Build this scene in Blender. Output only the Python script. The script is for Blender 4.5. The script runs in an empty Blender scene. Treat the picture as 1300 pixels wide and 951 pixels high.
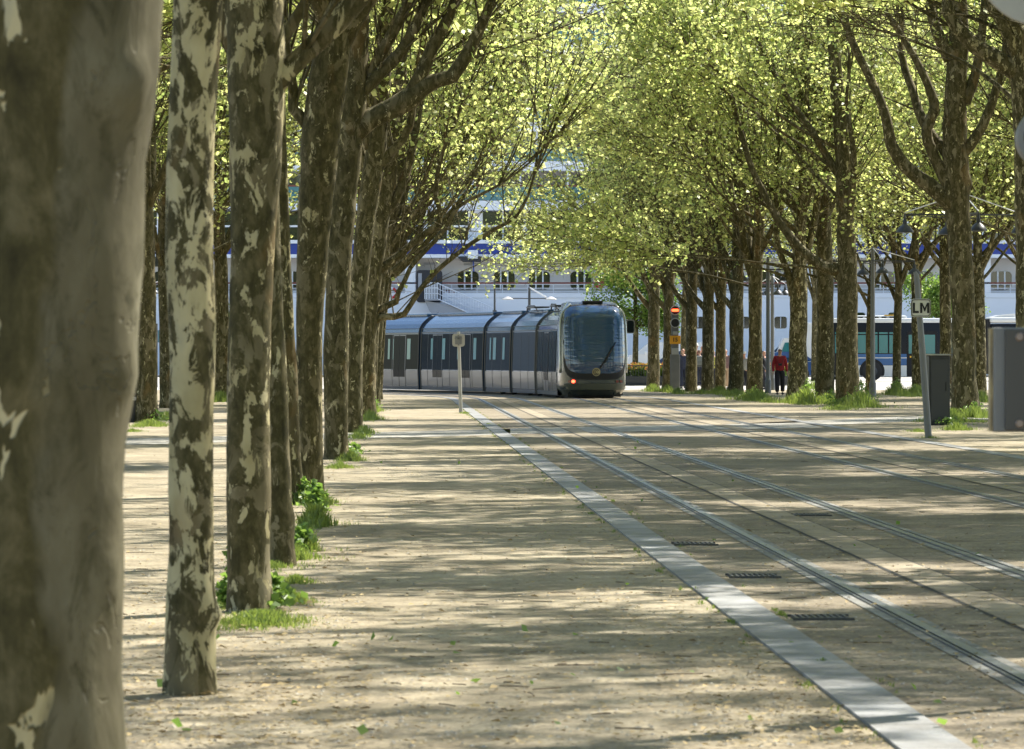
import bpy, bmesh, math, random
import numpy as np
from mathutils import Vector, Matrix, noise

# ------------------------------------------------------------------ camera
SC = bpy.context.scene
COL = SC.collection
F, HCAM, CX, HY = 5200.0, 1.55, 650.0, 450.0        # focal length in photo pixels, eye height, image centre, horizon row
cam_d = bpy.data.cameras.new('camera')
cam = bpy.data.objects.new('camera', cam_d); COL.objects.link(cam)
cam.location = (0, 0, HCAM); cam.rotation_euler = (math.radians(90), 0, 0)
cam_d.sensor_width = 36; cam_d.lens = F * 36 / 1300
cam_d.shift_y = -(475.5 - HY) / 1300
cam_d.clip_start = 0.5; cam_d.clip_end = 4000
cam_d.dof.use_dof = True; cam_d.dof.focus_distance = 120; cam_d.dof.aperture_fstop = 13.0
SC.camera = cam
# ------------------------------------------------------------------ sky and sun
SUN_EL, SUN_AZ = 50.0, 48.0                          # compass angle from +Y towards +X
W = bpy.data.worlds.new('World'); SC.world = W; W.use_nodes = True
nt = W.node_tree; bg = nt.nodes['Background']
sk = nt.nodes.new('ShaderNodeTexSky'); sk.sky_type = 'NISHITA'; sk.sun_disc = False
sk.sun_elevation = math.radians(SUN_EL); sk.sun_rotation = math.radians(SUN_AZ)
sk.air_density = 1.0; sk.dust_density = 0.6; sk.ozone_density = 1.2
nt.links.new(sk.outputs[0], bg.inputs[0]); bg.inputs[1].default_value = 0.11
sd = bpy.data.lights.new('sun', 'SUN'); sun = bpy.data.objects.new('sun', sd); COL.objects.link(sun)
sd.energy = 5.0; sd.angle = math.radians(0.53); sd.color = (1.0, 0.95, 0.86)
sv = Vector((math.sin(math.radians(SUN_AZ)) * math.cos(math.radians(SUN_EL)), math.cos(math.radians(SUN_AZ)) * math.cos(math.radians(SUN_EL)), math.sin(math.radians(SUN_EL))))
sun.location = sv * 60; sun.rotation_euler = sv.to_track_quat('Z', 'Y').to_euler()
SC.view_settings.view_transform = 'Standard'; SC.view_settings.look = 'None'
SC.view_settings.gamma = 1.0; SC.view_settings.use_curve_mapping = False
SC.view_settings.exposure = 1.22
SC.render.engine = 'CYCLES'
SC.cycles.max_bounces = 7; SC.cycles.diffuse_bounces = 3; SC.cycles.glossy_bounces = 3
SC.cycles.transmission_bounces = 4; SC.cycles.transparent_max_bounces = 6
SC.cycles.sample_clamp_indirect = 6.0

# ------------------------------------------------------------------ helpers
R = random.Random(7)
def D(y): return F * HCAM / (y - HY)                  # depth of the ground seen on photo row y
def G(x, y):                                          # ground point under a photo pixel
    Y = D(y); return Vector(((x - CX) * Y / F, Y, 0.0))
def PX(x, Y): return (x - CX) * Y / F
def PZ(y, Y): return HCAM - (y - HY) * Y / F
def gz(Y):                                            # the street behind the trees rises a little
    t = min(1, max(0, (Y - 181) / 17.0)); return 0.24 * t * t * (3 - 2 * t)

def tag(o, label=None, cat=None, group=None, kind=None):
    if label: o['label'] = label
    if cat: o['category'] = cat
    if group: o['group'] = group
    if kind: o['kind'] = kind
    return o
def empty(name, loc, rz=0, label=None, cat=None, group=None):
    o = bpy.data.objects.new(name, None); COL.objects.link(o)
    o.location = loc; o.rotation_euler = (0, 0, rz); o.empty_display_size = 0.3
    return tag(o, label, cat, group)
def link(name, me, mat, parent=None, smooth=False):
    o = bpy.data.objects.new(name, me); COL.objects.link(o)
    if mat is not None and not len(me.materials): me.materials.append(mat)
    if parent: o.parent = parent
    if smooth: me.polygons.foreach_set('use_smooth', [True] * len(me.polygons))
    return o
def copy_tree(o, parent=None):
    c = o.copy(); COL.objects.link(c); c.parent = parent
    for ch in o.children: copy_tree(ch, c)
    return c

class MB:
    """collects shapes and links them as one mesh"""
    def __init__(s): s.v = []; s.f = []
    def add(s, vs, fs):
        n = len(s.v); s.v.extend([tuple(p) for p in vs]); s.f.extend([tuple(i + n for i in f) for f in fs]); return s
    def box(s, x0, x1, y0, y1, z0, z1, bev=0.0):
        if x0 > x1: x0, x1 = x1, x0
        if y0 > y1: y0, y1 = y1, y0
        if z0 > z1: z0, z1 = z1, z0
        if bev <= 0:
            vs = [(x, y, z) for z in (z0, z1) for x, y in ((x0, y0), (x1, y0), (x1, y1), (x0, y1))]
            return s.add(vs, [(3, 2, 1, 0), (4, 5, 6, 7), (0, 1, 5, 4), (1, 2, 6, 5), (2, 3, 7, 6), (3, 0, 4, 7)])
        bm = bmesh.new(); bmesh.ops.create_cube(bm, size=1)
        for v in bm.verts: v.co = Vector(((x0 + x1) / 2 + v.co.x * (x1 - x0), (y0 + y1) / 2 + v.co.y * (y1 - y0), (z0 + z1) / 2 + v.co.z * (z1 - z0)))
        bmesh.ops.bevel(bm, geom=bm.edges[:], offset=bev, segments=2, affect='EDGES', profile=0.5)
        bm.verts.index_update()
        s.add([v.co[:] for v in bm.verts], [[v.index for v in f.verts] for f in bm.faces]); bm.free(); return s
    def tube(s, pts, rad, n=8, caps=True):
        pts = [Vector(p) for p in pts]
        if not hasattr(rad, '__len__'): rad = [rad] * len(pts)
        t0 = (pts[1] - pts[0]).normalized()
        u = t0.cross(Vector((0, 0, 1)) if abs(t0.z) < 0.9 else Vector((1, 0, 0))).normalized()
        base = len(s.v); m = len(pts)
        for i, p in enumerate(pts):
            t = (pts[min(i + 1, m - 1)] - pts[max(i - 1, 0)]).normalized()
            u = (u - t * u.dot(t)).normalized(); w = t.cross(u)
            for k in range(n):
                a = 2 * math.pi * k / n
                s.v.append(tuple(p + (u * math.cos(a) + w * math.sin(a)) * rad[i]))
        for i in range(m - 1):
            for k in range(n):
                a, b = base + i * n + k, base + i * n + (k + 1) % n
                s.f.append((a, b, b + n, a + n))
        if caps:
            s.f.append(tuple(base + k for k in range(n))[::-1]); s.f.append(tuple(base + (m - 1) * n + k for k in range(n)))
        return s
    def lathe(s, prof, c=(0, 0, 0), n=20, axis='Z'):
        base = len(s.v)
        for r, h in prof:
            for k in range(n):
                a = 2 * math.pi * k / n; x, y = r * math.cos(a), r * math.sin(a)
                p = (x, y, h) if axis == 'Z' else ((x, h, y) if axis == 'Y' else (h, x, y))
                s.v.append((c[0] + p[0], c[1] + p[1], c[2] + p[2]))
        for i in range(len(prof) - 1):
            for k in range(n):
                a, b = base + i * n + k, base + i * n + (k + 1) % n
                s.f.append((a, b, b + n, a + n))
        s.f.append(tuple(base + k for k in range(n))[::-1]); s.f.append(tuple(base + (len(prof) - 1) * n + k for k in range(n)))
        return s
    def prism(s, poly, y0, y1):                       # (x, z) outline extruded along y
        n = len(poly)
        vs = [(x, y0, z) for x, z in poly] + [(x, y1, z) for x, z in poly]
        return s.add(vs, [tuple(range(n)), tuple(range(2 * n - 1, n - 1, -1))] + [(i, i + n, (i + 1) % n + n, (i + 1) % n) for i in range(n)])
    def build(s, name, mat, parent=None, smooth=False, recalc=False):
        me = bpy.data.meshes.new(name); me.from_pydata(s.v, [], s.f); me.update()
        if recalc:
            bm = bmesh.new(); bm.from_mesh(me); bmesh.ops.recalc_face_normals(bm, faces=bm.faces[:]); bm.to_mesh(me); bm.free()
        if smooth:
            me.polygons.foreach_set('use_smooth', [True] * len(me.polygons))
            if smooth != 'all': me.set_sharp_from_angle(angle=math.radians(42))
        return link(name, me, mat, parent)
def rrect(cx, cz, w, h, r, n=5):                      # rounded rectangle outline, (x, z)
    out = []
    for qx, qz, a0 in ((1, 1, 0), (-1, 1, 90), (-1, -1, 180), (1, -1, 270)):
        for i in range(n + 1):
            a = math.radians(a0 + 90 * i / n)
            out.append((cx + qx * (w / 2 - r) + r * math.cos(a), cz + qz * (h / 2 - r) + r * math.sin(a)))
    return out

# ------------------------------------------------------------------ materials
def mat(name, col, rough=0.6, metal=0.0, spec=0.5, coat=0.0, emit=None, estr=0.0, var=0.0, vscale=3.0, bump=0.0, bscale=60.0, alpha=None):
    m = bpy.data.materials.new(name); m.use_nodes = True
    t = m.node_tree; b = t.nodes['Principled BSDF']
    b.inputs['Base Color'].default_value = (*col, 1); b.inputs['Roughness'].default_value = rough
    b.inputs['Metallic'].default_value = metal; b.inputs['Specular IOR Level'].default_value = spec
    b.inputs['Coat Weight'].default_value = coat; b.inputs['Coat Roughness'].default_value = 0.04
    if emit: b.inputs['Emission Color'].default_value = (*emit, 1); b.inputs['Emission Strength'].default_value = estr
    if alpha is not None: b.inputs['Alpha'].default_value = alpha
    if var > 0 or bump > 0:
        tc = t.nodes.new('ShaderNodeTexCoord')
        if var > 0:
            n = t.nodes.new('ShaderNodeTexNoise'); n.inputs['Scale'].default_value = vscale; n.inputs['Detail'].default_value = 6
            t.links.new(tc.outputs['Object'], n.inputs['Vector'])
            r = t.nodes.new('ShaderNodeValToRGB'); r.color_ramp.elements[0].position = 0.3; r.color_ramp.elements[1].position = 0.7
            r.color_ramp.elements[0].color = (*[c * (1 - var) for c in col], 1); r.color_ramp.elements[1].color = (*[min(1, c * (1 + var)) for c in col], 1)
            t.links.new(n.outputs[0], r.inputs[0]); t.links.new(r.outputs[0], b.inputs['Base Color'])
        if bump > 0:
            n2 = t.nodes.new('ShaderNodeTexNoise'); n2.inputs['Scale'].default_value = bscale; n2.inputs['Detail'].default_value = 5
            t.links.new(tc.outputs['Object'], n2.inputs['Vector'])
            bp = t.nodes.new('ShaderNodeBump'); bp.inputs['Strength'].default_value = bump; bp.inputs['Distance'].default_value = 0.02
            t.links.new(n2.outputs[0], bp.inputs['Height']); t.links.new(bp.outputs[0], b.inputs['Normal'])
    return m

def bark(name, pale, side=0.0, orange=0.3):
    """plane-tree bark: olive-brown plates with cream patches; pale = share of cream, side = pale only towards +X"""
    m = bpy.data.materials.new(name); m.use_nodes = True
    t = m.node_tree; b = t.nodes['Principled BSDF']; L = t.links.new
    tc = t.nodes.new('ShaderNodeTexCoord'); mp = t.nodes.new('ShaderNodeMapping'); mp.inputs['Scale'].default_value = (1, 1, 0.5)
    L(tc.outputs['Object'], mp.inputs[0])
    oi = t.nodes.new('ShaderNodeObjectInfo'); av = t.nodes.new('ShaderNodeVectorMath'); av.operation = 'ADD'
    rv = t.nodes.new('ShaderNodeVectorMath'); rv.operation = 'SCALE'; rv.inputs[0].default_value = (13, 7, 29); L(oi.outputs['Random'], rv.inputs['Scale'])
    L(mp.outputs[0], av.inputs[0]); L(rv.outputs[0], av.inputs[1])
    def nz(scale, det=4, dist=0.0, vec=av.outputs[0], rough=0.55):
        n = t.nodes.new('ShaderNodeTexNoise'); n.inputs['Scale'].default_value = scale; n.inputs['Detail'].default_value = det
        n.inputs['Roughness'].default_value = rough; n.inputs['Distortion'].default_value = dist; L(vec, n.inputs['Vector']); return n.outputs[0]
    def ramp(src, stops):
        r = t.nodes.new('ShaderNodeValToRGB'); e = r.color_ramp.elements
        e[0].position, e[0].color = stops[0][0], (*stops[0][1], 1); e[1].position, e[1].color = stops[-1][0], (*stops[-1][1], 1)
        for p, c in stops[1:-1]:
            q = e.new(p); q.color = (*c, 1)
        L(src, r.inputs[0]); return r.outputs[0]
    def mix(fac, a, bb):
        x = t.nodes.new('ShaderNodeMixRGB'); L(fac, x.inputs[0]); L(a, x.inputs[1]); L(bb, x.inputs[2]); return x.outputs[0]
    dark = ramp(nz(13 if not side else 7, 8, 0.3, rough=0.72), [(0.3, (0.024, 0.021, 0.007)), (0.5, (0.066, 0.057, 0.021)), (0.7, (0.15, 0.125, 0.062))])
    cream = ramp(nz(5, 5), [(0.3, (0.30, 0.255, 0.125)), (0.6, (0.46, 0.405, 0.235)), (0.75, (0.34, 0.315, 0.21))])
    grey = ramp(nz(3.5, 7), [(0.3, (0.085, 0.070, 0.032)), (0.5, (0.165, 0.138, 0.075)), (0.7, (0.27, 0.235, 0.145))])
    msk = nz(9.5, 7, 0.5, rough=0.68)
    th = 0.66 - 0.22 * pale
    if side:
        sp = t.nodes.new('ShaderNodeSeparateXYZ'); L(tc.outputs['Object'], sp.inputs[0])
        ad = t.nodes.new('ShaderNodeMath'); ad.operation = 'MULTIPLY_ADD'; ad.inputs[1].default_value = side; L(sp.outputs[0], ad.inputs[0])
        wv = t.nodes.new('ShaderNodeMath'); wv.operation = 'MULTIPLY'; wv.inputs[1].default_value = 1.2; L(nz(1.3, 4), wv.inputs[0])
        L(wv.outputs[0], ad.inputs[2])
        greyf = ramp(ad.outputs[0], [(0.68, (0, 0, 0)), (0.74, (1, 1, 1))])
        gd = ramp(nz(7, 6, 0.8, rough=0.7), [(0.50, (0, 0, 0)), (0.62, (0.75, 0.75, 0.75))]); grey = mix(gd, grey, dark)
        mu = t.nodes.new('ShaderNodeMixRGB'); mu.blend_type = 'MULTIPLY'; mu.inputs[0].default_value = 1; mu.inputs[2].default_value = (.66, .70, .74, 1); L(grey, mu.inputs[1]); grey = mu.outputs[0]
        base = mix(greyf, dark, grey)
        pm = ramp(nz(4.6, 4, 0.8, rough=0.6), [(0.555, (0, 0, 0)), (0.57, (1, 1, 1))])
        inv = t.nodes.new('ShaderNodeMath'); inv.operation = 'MULTIPLY'; L(pm, inv.inputs[0])
        on = t.nodes.new('ShaderNodeMath'); on.operation = 'SUBTRACT'; on.inputs[0].default_value = 1; L(greyf, on.inputs[1]); L(on.outputs[0], inv.inputs[1])
        col = mix(inv.outputs[0], base, cream)
        scar = ramp(nz(4.2, 3, 0.3, rough=0.5), [(0.70, (0, 0, 0)), (0.73, (0.8, 0.8, 0.8))])
        rust = t.nodes.new('ShaderNodeRGB'); rust.outputs[0].default_value = (0.20, 0.075, 0.035, 1)
        col = mix(scar, col, rust.outputs[0])
    else:
        pm = ramp(msk, [(th - 0.012, (0, 0, 0)), (th + 0.012, (1, 1, 1))])
        gm = ramp(nz(5.5, 5, 0.9, rough=0.65), [(0.53, (0, 0, 0)), (0.56, (0.8, 0.8, 0.8))])
        base = mix(gm, dark, grey); col = mix(pm, base, cream)
        om = ramp(nz(2.1, 3), [(0.62, (0, 0, 0)), (0.68, (orange, orange, orange))])
        rust = t.nodes.new('ShaderNodeRGB'); rust.outputs[0].default_value = (0.20, 0.115, 0.035, 1)
        col = mix(om, col, rust.outputs[0])
    L(col, b.inputs['Base Color']); b.inputs['Roughness'].default_value = 0.85; b.inputs['Specular IOR Level'].default_value = 0.25
    bp = t.nodes.new('ShaderNodeBump'); bp.inputs['Strength'].default_value = 0.55; bp.inputs['Distance'].default_value = 0.015
    h = t.nodes.new('ShaderNodeMath'); h.operation = 'MULTIPLY_ADD'; h.inputs[1].default_value = 0.35
    L(nz(28, 6), h.inputs[0]); inv2 = t.nodes.new('ShaderNodeMath'); inv2.operation = 'SUBTRACT'; inv2.inputs[0].default_value = 1.0
    L(pm, inv2.inputs[1]); L(inv2.outputs[0], h.inputs[2]); L(h.outputs[0], bp.inputs['Height']); L(bp.outputs[0], b.inputs['Normal'])
    return m

def leafmat(name, dif, tra, glo=0.25, mixf=0.5):
    m = bpy.data.materials.new(name); m.use_nodes = True
    t = m.node_tree; t.nodes.remove(t.nodes['Principled BSDF']); L = t.links.new; out = t.nodes['Material Output']
    g = t.nodes.new('ShaderNodeNewGeometry')
    def vary(c):
        r = t.nodes.new('ShaderNodeValToRGB'); r.color_ramp.elements[0].color = (c[0] * .6, c[1] * .68, c[2] * .6, 1); r.color_ramp.elements[1].color = (min(1, c[0] * 1.4), min(1, c[1] * 1.27), c[2] * 1.35, 1)
        L(g.outputs['Random Per Island'], r.inputs[0]); return r.outputs[0]
    d = t.nodes.new('ShaderNodeBsdfDiffuse'); L(vary(dif), d.inputs[0])
    tr = t.nodes.new('ShaderNodeBsdfTranslucent'); L(vary(tra), tr.inputs[0])
    gl = t.nodes.new('ShaderNodeBsdfGlossy'); gl.inputs['Roughness'].default_value = 0.42; gl.inputs[0].default_value = (.9, .95, .8, 1)
    a = t.nodes.new('ShaderNodeMixShader'); a.inputs[0].default_value = mixf; L(d.outputs[0], a.inputs[1]); L(tr.outputs[0], a.inputs[2])
    b = t.nodes.new('ShaderNodeMixShader'); b.inputs[0].default_value = 0.045; L(a.outputs[0], b.inputs[1]); L(gl.outputs[0], b.inputs[2])
    L(b.outputs[0], out.inputs[0]); return m

def groundmat(name, a, bcol, speck, light=0.0):
    m = bpy.data.materials.new(name); m.use_nodes = True
    t = m.node_tree; b = t.nodes['Principled BSDF']; L = t.links.new
    tc = t.nodes.new('ShaderNodeTexCoord')
    def nz(scale, det=5, rough=0.55):
        n = t.nodes.new('ShaderNodeTexNoise'); n.inputs['Scale'].default_value = scale; n.inputs['Detail'].default_value = det
        n.inputs['Roughness'].default_value = rough; L(tc.outputs['Object'], n.inputs['Vector']); return n.outputs[0]
    def ramp(src, s):
        r = t.nodes.new('ShaderNodeValToRGB'); e = r.color_ramp.elements
        e[0].position, e[0].color = s[0][0], (*s[0][1], 1); e[1].position, e[1].color = s[1][0], (*s[1][1], 1); L(src, r.inputs[0]); return r.outputs[0]
    def mixc(fac, x, y, mode='MIX'):
        q = t.nodes.new('ShaderNodeMixRGB'); q.blend_type = mode
        if isinstance(fac, float): q.inputs[0].default_value = fac
        else: L(fac, q.inputs[0])
        L(x, q.inputs[1]); L(y, q.inputs[2]); return q.outputs[0]
    c = ramp(nz(0.55, 7, 0.65), [(0.35, a), (0.65, bcol)])
    fine = ramp(nz(26, 4, 0.75), [(0.35, (0.55, 0.53, 0.5)), (0.62, (1.18, 1.15, 1.1))])
    c = mixc(0.9, c, fine, 'MULTIPLY')
    mid = ramp(nz(3.2, 6, 0.7), [(0.36, (0.68, 0.66, 0.63)), (0.60, (1.12, 1.11, 1.08))]); c = mixc(0.85, c, mid, 'MULTIPLY')
    v = t.nodes.new('ShaderNodeTexVoronoi'); v.inputs['Scale'].default_value = 14; L(tc.outputs['Object'], v.inputs['Vector'])
    sm = ramp(v.outputs['Distance'], [(0.10, (1, 1, 1)), (0.16, (0, 0, 0))])
    gate = ramp(nz(0.9, 4), [(0.52, (0, 0, 0)), (0.62, (0.8, 0.8, 0.8))])
    sg = mixc(1.0, sm, gate, 'MULTIPLY')
    sc = t.nodes.new('ShaderNodeRGB'); sc.outputs[0].default_value = (*speck, 1)
    c = mixc(sg, c, sc.outputs[0])
    L(c, b.inputs['Base Color']); b.inputs['Roughness'].default_value = 0.92; b.inputs['Specular IOR Level'].default_value = 0.2
    bp = t.nodes.new('ShaderNodeBump'); bp.inputs['Strength'].default_value = 0.6; bp.inputs['Distance'].default_value = 0.012
    L(nz(34, 5, 0.7), bp.inputs['Height']); L(bp.outputs[0], b.inputs['Normal'])
    return m

M = dict(
    bark=bark('bark', 0.22), bark_pale=bark('bark_pale', 0.78), bark_mid=bark('bark_mid', 0.44), bark_near=bark('bark_near', 0.4, side=2.0),
    leaf=leafmat('young_leaf', (0.19, 0.225, 0.065), (0.76, 0.86, 0.27), 0.06, 0.62),
    leaf_deep=leafmat('deep_leaf', (0.09, 0.15, 0.03), (0.26, 0.42, 0.06)),
    grass=leafmat('grass_blade', (0.09, 0.14, 0.03), (0.26, 0.35, 0.06), 0.15),
    weed=leafmat('weed_leaf', (0.09, 0.165, 0.04), (0.26, 0.42, 0.07), 0.06),
    dry=mat('dry_leaf', (0.36, 0.27, 0.13), 0.9, var=0.3),
    sand=groundmat('gravel', (0.26, 0.225, 0.16), (0.41, 0.365, 0.275), (0.30, 0.24, 0.13)),
    bed=groundmat('track_paving', (0.215, 0.185, 0.14), (0.34, 0.30, 0.23), (0.25, 0.19, 0.11)),
    path=groundmat('stone_path', (0.34, 0.335, 0.315), (0.45, 0.44, 0.41), (0.35, 0.32, 0.26)),
    street=groundmat('pale_street', (0.50, 0.49, 0.46), (0.60, 0.59, 0.56), (0.42, 0.40, 0.37)),
    kerb=mat('kerb_stone', (0.27, 0.272, 0.27), 0.7, var=0.22, vscale=3.0, bump=0.3, bscale=40),
    conc=mat('rail_concrete', (0.24, 0.24, 0.225), 0.8, var=0.18, vscale=5, bump=0.3),
    tan=mat('tan_concrete', (0.33, 0.275, 0.19), 0.85, var=0.15, vscale=4, bump=0.3),
    steel=mat('rail_steel', (0.13, 0.14, 0.155), 0.4, 0.7), groove=mat('groove', (0.02, 0.02, 0.02), 0.8),
    iron=mat('cast_iron', (0.07, 0.07, 0.065), 0.6, 0.4, bump=0.2),
    dkmetal=mat('dark_grey_paint', (0.045, 0.048, 0.05), 0.42), greymetal=mat('grey_paint', (0.16, 0.165, 0.165), 0.45, var=0.12),
    galv=mat('galvanised', (0.36, 0.35, 0.31), 0.5, 0.3, var=0.15), palegrey=mat('pale_grey', (0.42, 0.42, 0.40), 0.5),
    black=mat('black_rubber', (0.012, 0.012, 0.014), 0.6), white=mat('white_paint', (0.80, 0.80, 0.80), 0.35),
)

def joints(m, step, w):                               # thin dark joints across the stones
    t = m.node_tree; L = t.links.new; b = t.nodes['Principled BSDF']; tc = t.nodes.new('ShaderNodeTexCoord'); sp = t.nodes.new('ShaderNodeSeparateXYZ'); L(tc.outputs['Object'], sp.inputs[0])
    def mt(op, a, bb=None):
        n = t.nodes.new('ShaderNodeMath'); n.operation = op; L(a, n.inputs[0])
        if bb is not None: n.inputs[1].default_value = bb
        return n.outputs[0]
    f = mt('FRACT', mt('DIVIDE', sp.outputs[1], step)); k = mt('LESS_THAN', f, w / step)
    src = b.inputs['Base Color'].links[0].from_socket; x = t.nodes.new('ShaderNodeMixRGB'); L(k, x.inputs[0]); L(src, x.inputs[1]); x.inputs[2].default_value = (.07, .065, .055, 1)
    n2 = t.nodes.new('ShaderNodeTexNoise'); n2.inputs['Scale'].default_value = 1.1; n2.inputs['Detail'].default_value = 8; n2.inputs['Roughness'].default_value = .75; L(tc.outputs['Object'], n2.inputs['Vector'])
    r = t.nodes.new('ShaderNodeValToRGB'); r.color_ramp.elements[0].position = .38; r.color_ramp.elements[0].color = (.62, .59, .54, 1); r.color_ramp.elements[1].position = .58; r.color_ramp.elements[1].color = (1, 1, 1, 1); L(n2.outputs[0], r.inputs[0])
    y = t.nodes.new('ShaderNodeMixRGB'); y.blend_type = 'MULTIPLY'; y.inputs[0].default_value = 1; L(x.outputs[0], y.inputs[1]); L(r.outputs[0], y.inputs[2]); L(y.outputs[0], b.inputs['Base Color'])
joints(M['kerb'], 1.0, 0.012); joints(M['tan'], 1.6, 0.02); joints(M['conc'], 2.4, 0.02)
# ------------------------------------------------------------------ ground
VC = 7.2                                              # lateral place of the tram's track centre
SL = 0.02904                                          # the avenue runs slightly to the left of the view
def pathpt(t, v):
    """point on the line at lateral place v; t = metres along, 0 at Y = 141 where the tracks begin to bend left"""
    a0 = math.atan(SL); Yc = 141.0
    c0 = Vector((VC - SL * Yc, Yc, 0)); dirn = Vector((-math.sin(a0), math.cos(a0), 0)); nrm = Vector((math.cos(a0), math.sin(a0), 0))
    if t <= 0: return c0 + dirn * t + nrm * (v - VC)
    k = math.radians(0.70); a1 = a0 + k * t; Rr = 1 / k
    cc = c0 - nrm * Rr
    return cc + Vector((math.cos(a1), math.sin(a1), 0)) * (Rr + (v - VC))
def head(t):
    return math.atan(SL) + (math.radians(0.70) * t if t > 0 else 0)

xs = [-600, -300, -120, -60, -30] + [i * 2.0 for i in range(-12, 22)] + [60, 120, 300, 600]
ys = [-40, -10, 0, 8] + [12 + i * 2.0 for i in range(0, 113)] + [236.0]
vs, fs = [], []
for y in ys:
    for x in xs: vs.append((x, y, gz(y)))
nx = len(xs)
for j in range(len(ys) - 1):
    for i in range(nx - 1): fs.append((j * nx + i, j * nx + i + 1, (j + 1) * nx + i + 1, (j + 1) * nx + i))
g = MB().add(vs, fs).build('ground', M['sand'], smooth='all'); tag(g, kind='structure')
def strip(name, v0, v1, t0, t1, z, m, step=2.0, kind='structure', solid=None):
    b = MB(); n = max(2, int((t1 - t0) / step)); vs = []; fs = []
    for i in range(n + 1):
        t = t0 + (t1 - t0) * i / n
        p, q = pathpt(t, v0), pathpt(t, v1)
        if solid: vs += [(p.x, p.y, z - solid), (p.x, p.y, z), (q.x, q.y, z), (q.x, q.y, z - solid)]
        else: vs += [(p.x, p.y, z), (q.x, q.y, z)]
    for i in range(n):
        if solid:
            a = i * 4
            for k in range(3): fs.append((a + k, a + 4 + k, a + 5 + k, a + 1 + k))
        else: fs.append((i * 2, i * 2 + 1, i * 2 + 3, i * 2 + 2))
    o = b.add(vs, fs).build(name, m); 
    if kind: tag(o, kind=kind)
    return o
T0, T1 = -134.0, 46.0
strip('track_bed', 2.26, 9.27, T0, T1, 0.004, M['bed'])
strip('kerb', 1.98, 2.26, T0, T1, 0.014, M['kerb'], solid=0.03)
strip('kerb', 9.27, 9.52, T0, T1, 0.014, M['kerb'], solid=0.03)
for c in (3.70, 7.17):
    strip('power_strip', c - 0.15, c + 0.15, T0, T1, 0.010, M['tan'])
    strip('power_strip_edge', c - 0.18, c - 0.152, T0, T1, 0.008, M['groove'])
    strip('power_strip_edge', c + 0.152, c + 0.168, T0, T1, 0.008, M['groove'])
    for s in (-1, 1):
        v = c + s * 0.7175
        strip('rail_surround', v - 0.12, v - 0.05, T0, T1, 0.009, M['conc']); strip('rail_surround', v + 0.05, v + 0.12, T0, T1, 0.009, M['conc'])
        strip('rail_groove', v - 0.05, v + 0.05, T0, T1, 0.006, M['groove'])
        for e0, e1 in ((v - 0.045, v + 0.015), (v + 0.036, v + 0.047)) if s > 0 else ((v - 0.015, v + 0.045), (v - 0.047, v - 0.036)):
            strip('rail', e0, e1, T0, T1, 0.020, M['steel'], solid=0.016)
# pale stone path crossing the avenue
pa = [(-40, 58), (G(160, 561).x, G(160, 561).y), (G(500, 552).x, G(500, 552).y), (G(620, 549).x, 81.5), (G(900, 543).x, G(900, 543).y), (G(1150, 532).x, G(1150, 532).y), (40, 132)]
vs = []; fs = []
for x, y in pa: vs += [(x, y - 3.0, 0.0035), (x, y + 3.0, 0.0035)]
for i in range(len(pa) - 1): fs.append((2 * i, 2 * i + 2, 2 * i + 3, 2 * i + 1))
def crosspath():
    # butt the sheet against kerbs: three sheets at slightly different heights
    out = MB().add([(v[0], v[1], 0.004) for v in vs], fs).build('cross_path', M['path']); tag(out, kind='structure')
    b = MB(); vv = []
    for k in range(13):
        X = G(620, 549).x + (G(900, 543).x - G(620, 549).x) * k / 12 * 1.9 - 0.3
        Y = 81.5 + (G(900, 543).y - 81.5) * k / 12 * 1.9
        vv.append((X, Y))
    lo = 2.27; hi = 9.26; q = []
    for X, Y in vv:
        v = X + SL * Y
        if lo <= v <= hi: q += [(X, Y - 3, 0.0075), (X, Y + 3, 0.0075)]
    b.add(q, [(2 * i, 2 * i + 2, 2 * i + 3, 2 * i + 1) for i in range(len(q) // 2 - 1)])
    tag(b.build('cross_path', M['path']), kind='structure')
crosspath()
# the bright open street and quay
st = MB()
sx = [-300, -60, -30, -15, 0, 15, 30, 60, 300]; sy = [178 + i * 2 for i in range(0, 29)]
vs = [(x, y + (0 if y > 180 else 0.0), gz(y) + 0.004) for y in sy for x in sx]; n = len(sx)
st.add(vs, [(j * n + i, j * n + i + 1, (j + 1) * n + i + 1, (j + 1) * n + i) for j in range(len(sy) - 1) for i in range(n - 1)])
tag(st.build('street', M['street'], smooth='all'), kind='structure')
tag(MB().box(-300, 300, 234.6, 235.6, -5, 0.36).build('quay_edge', M['kerb']), kind='structure')
tag(MB().add([(-900, 236, -3.2), (900, 236, -3.2), (900, 2500, -3.2), (-900, 2500, -3.2)], [(0, 1, 2, 3)]).build('river', mat('river_water', (0.10, 0.09, 0.06), 0.15, bump=0.4, bscale=3)), kind='structure')

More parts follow.
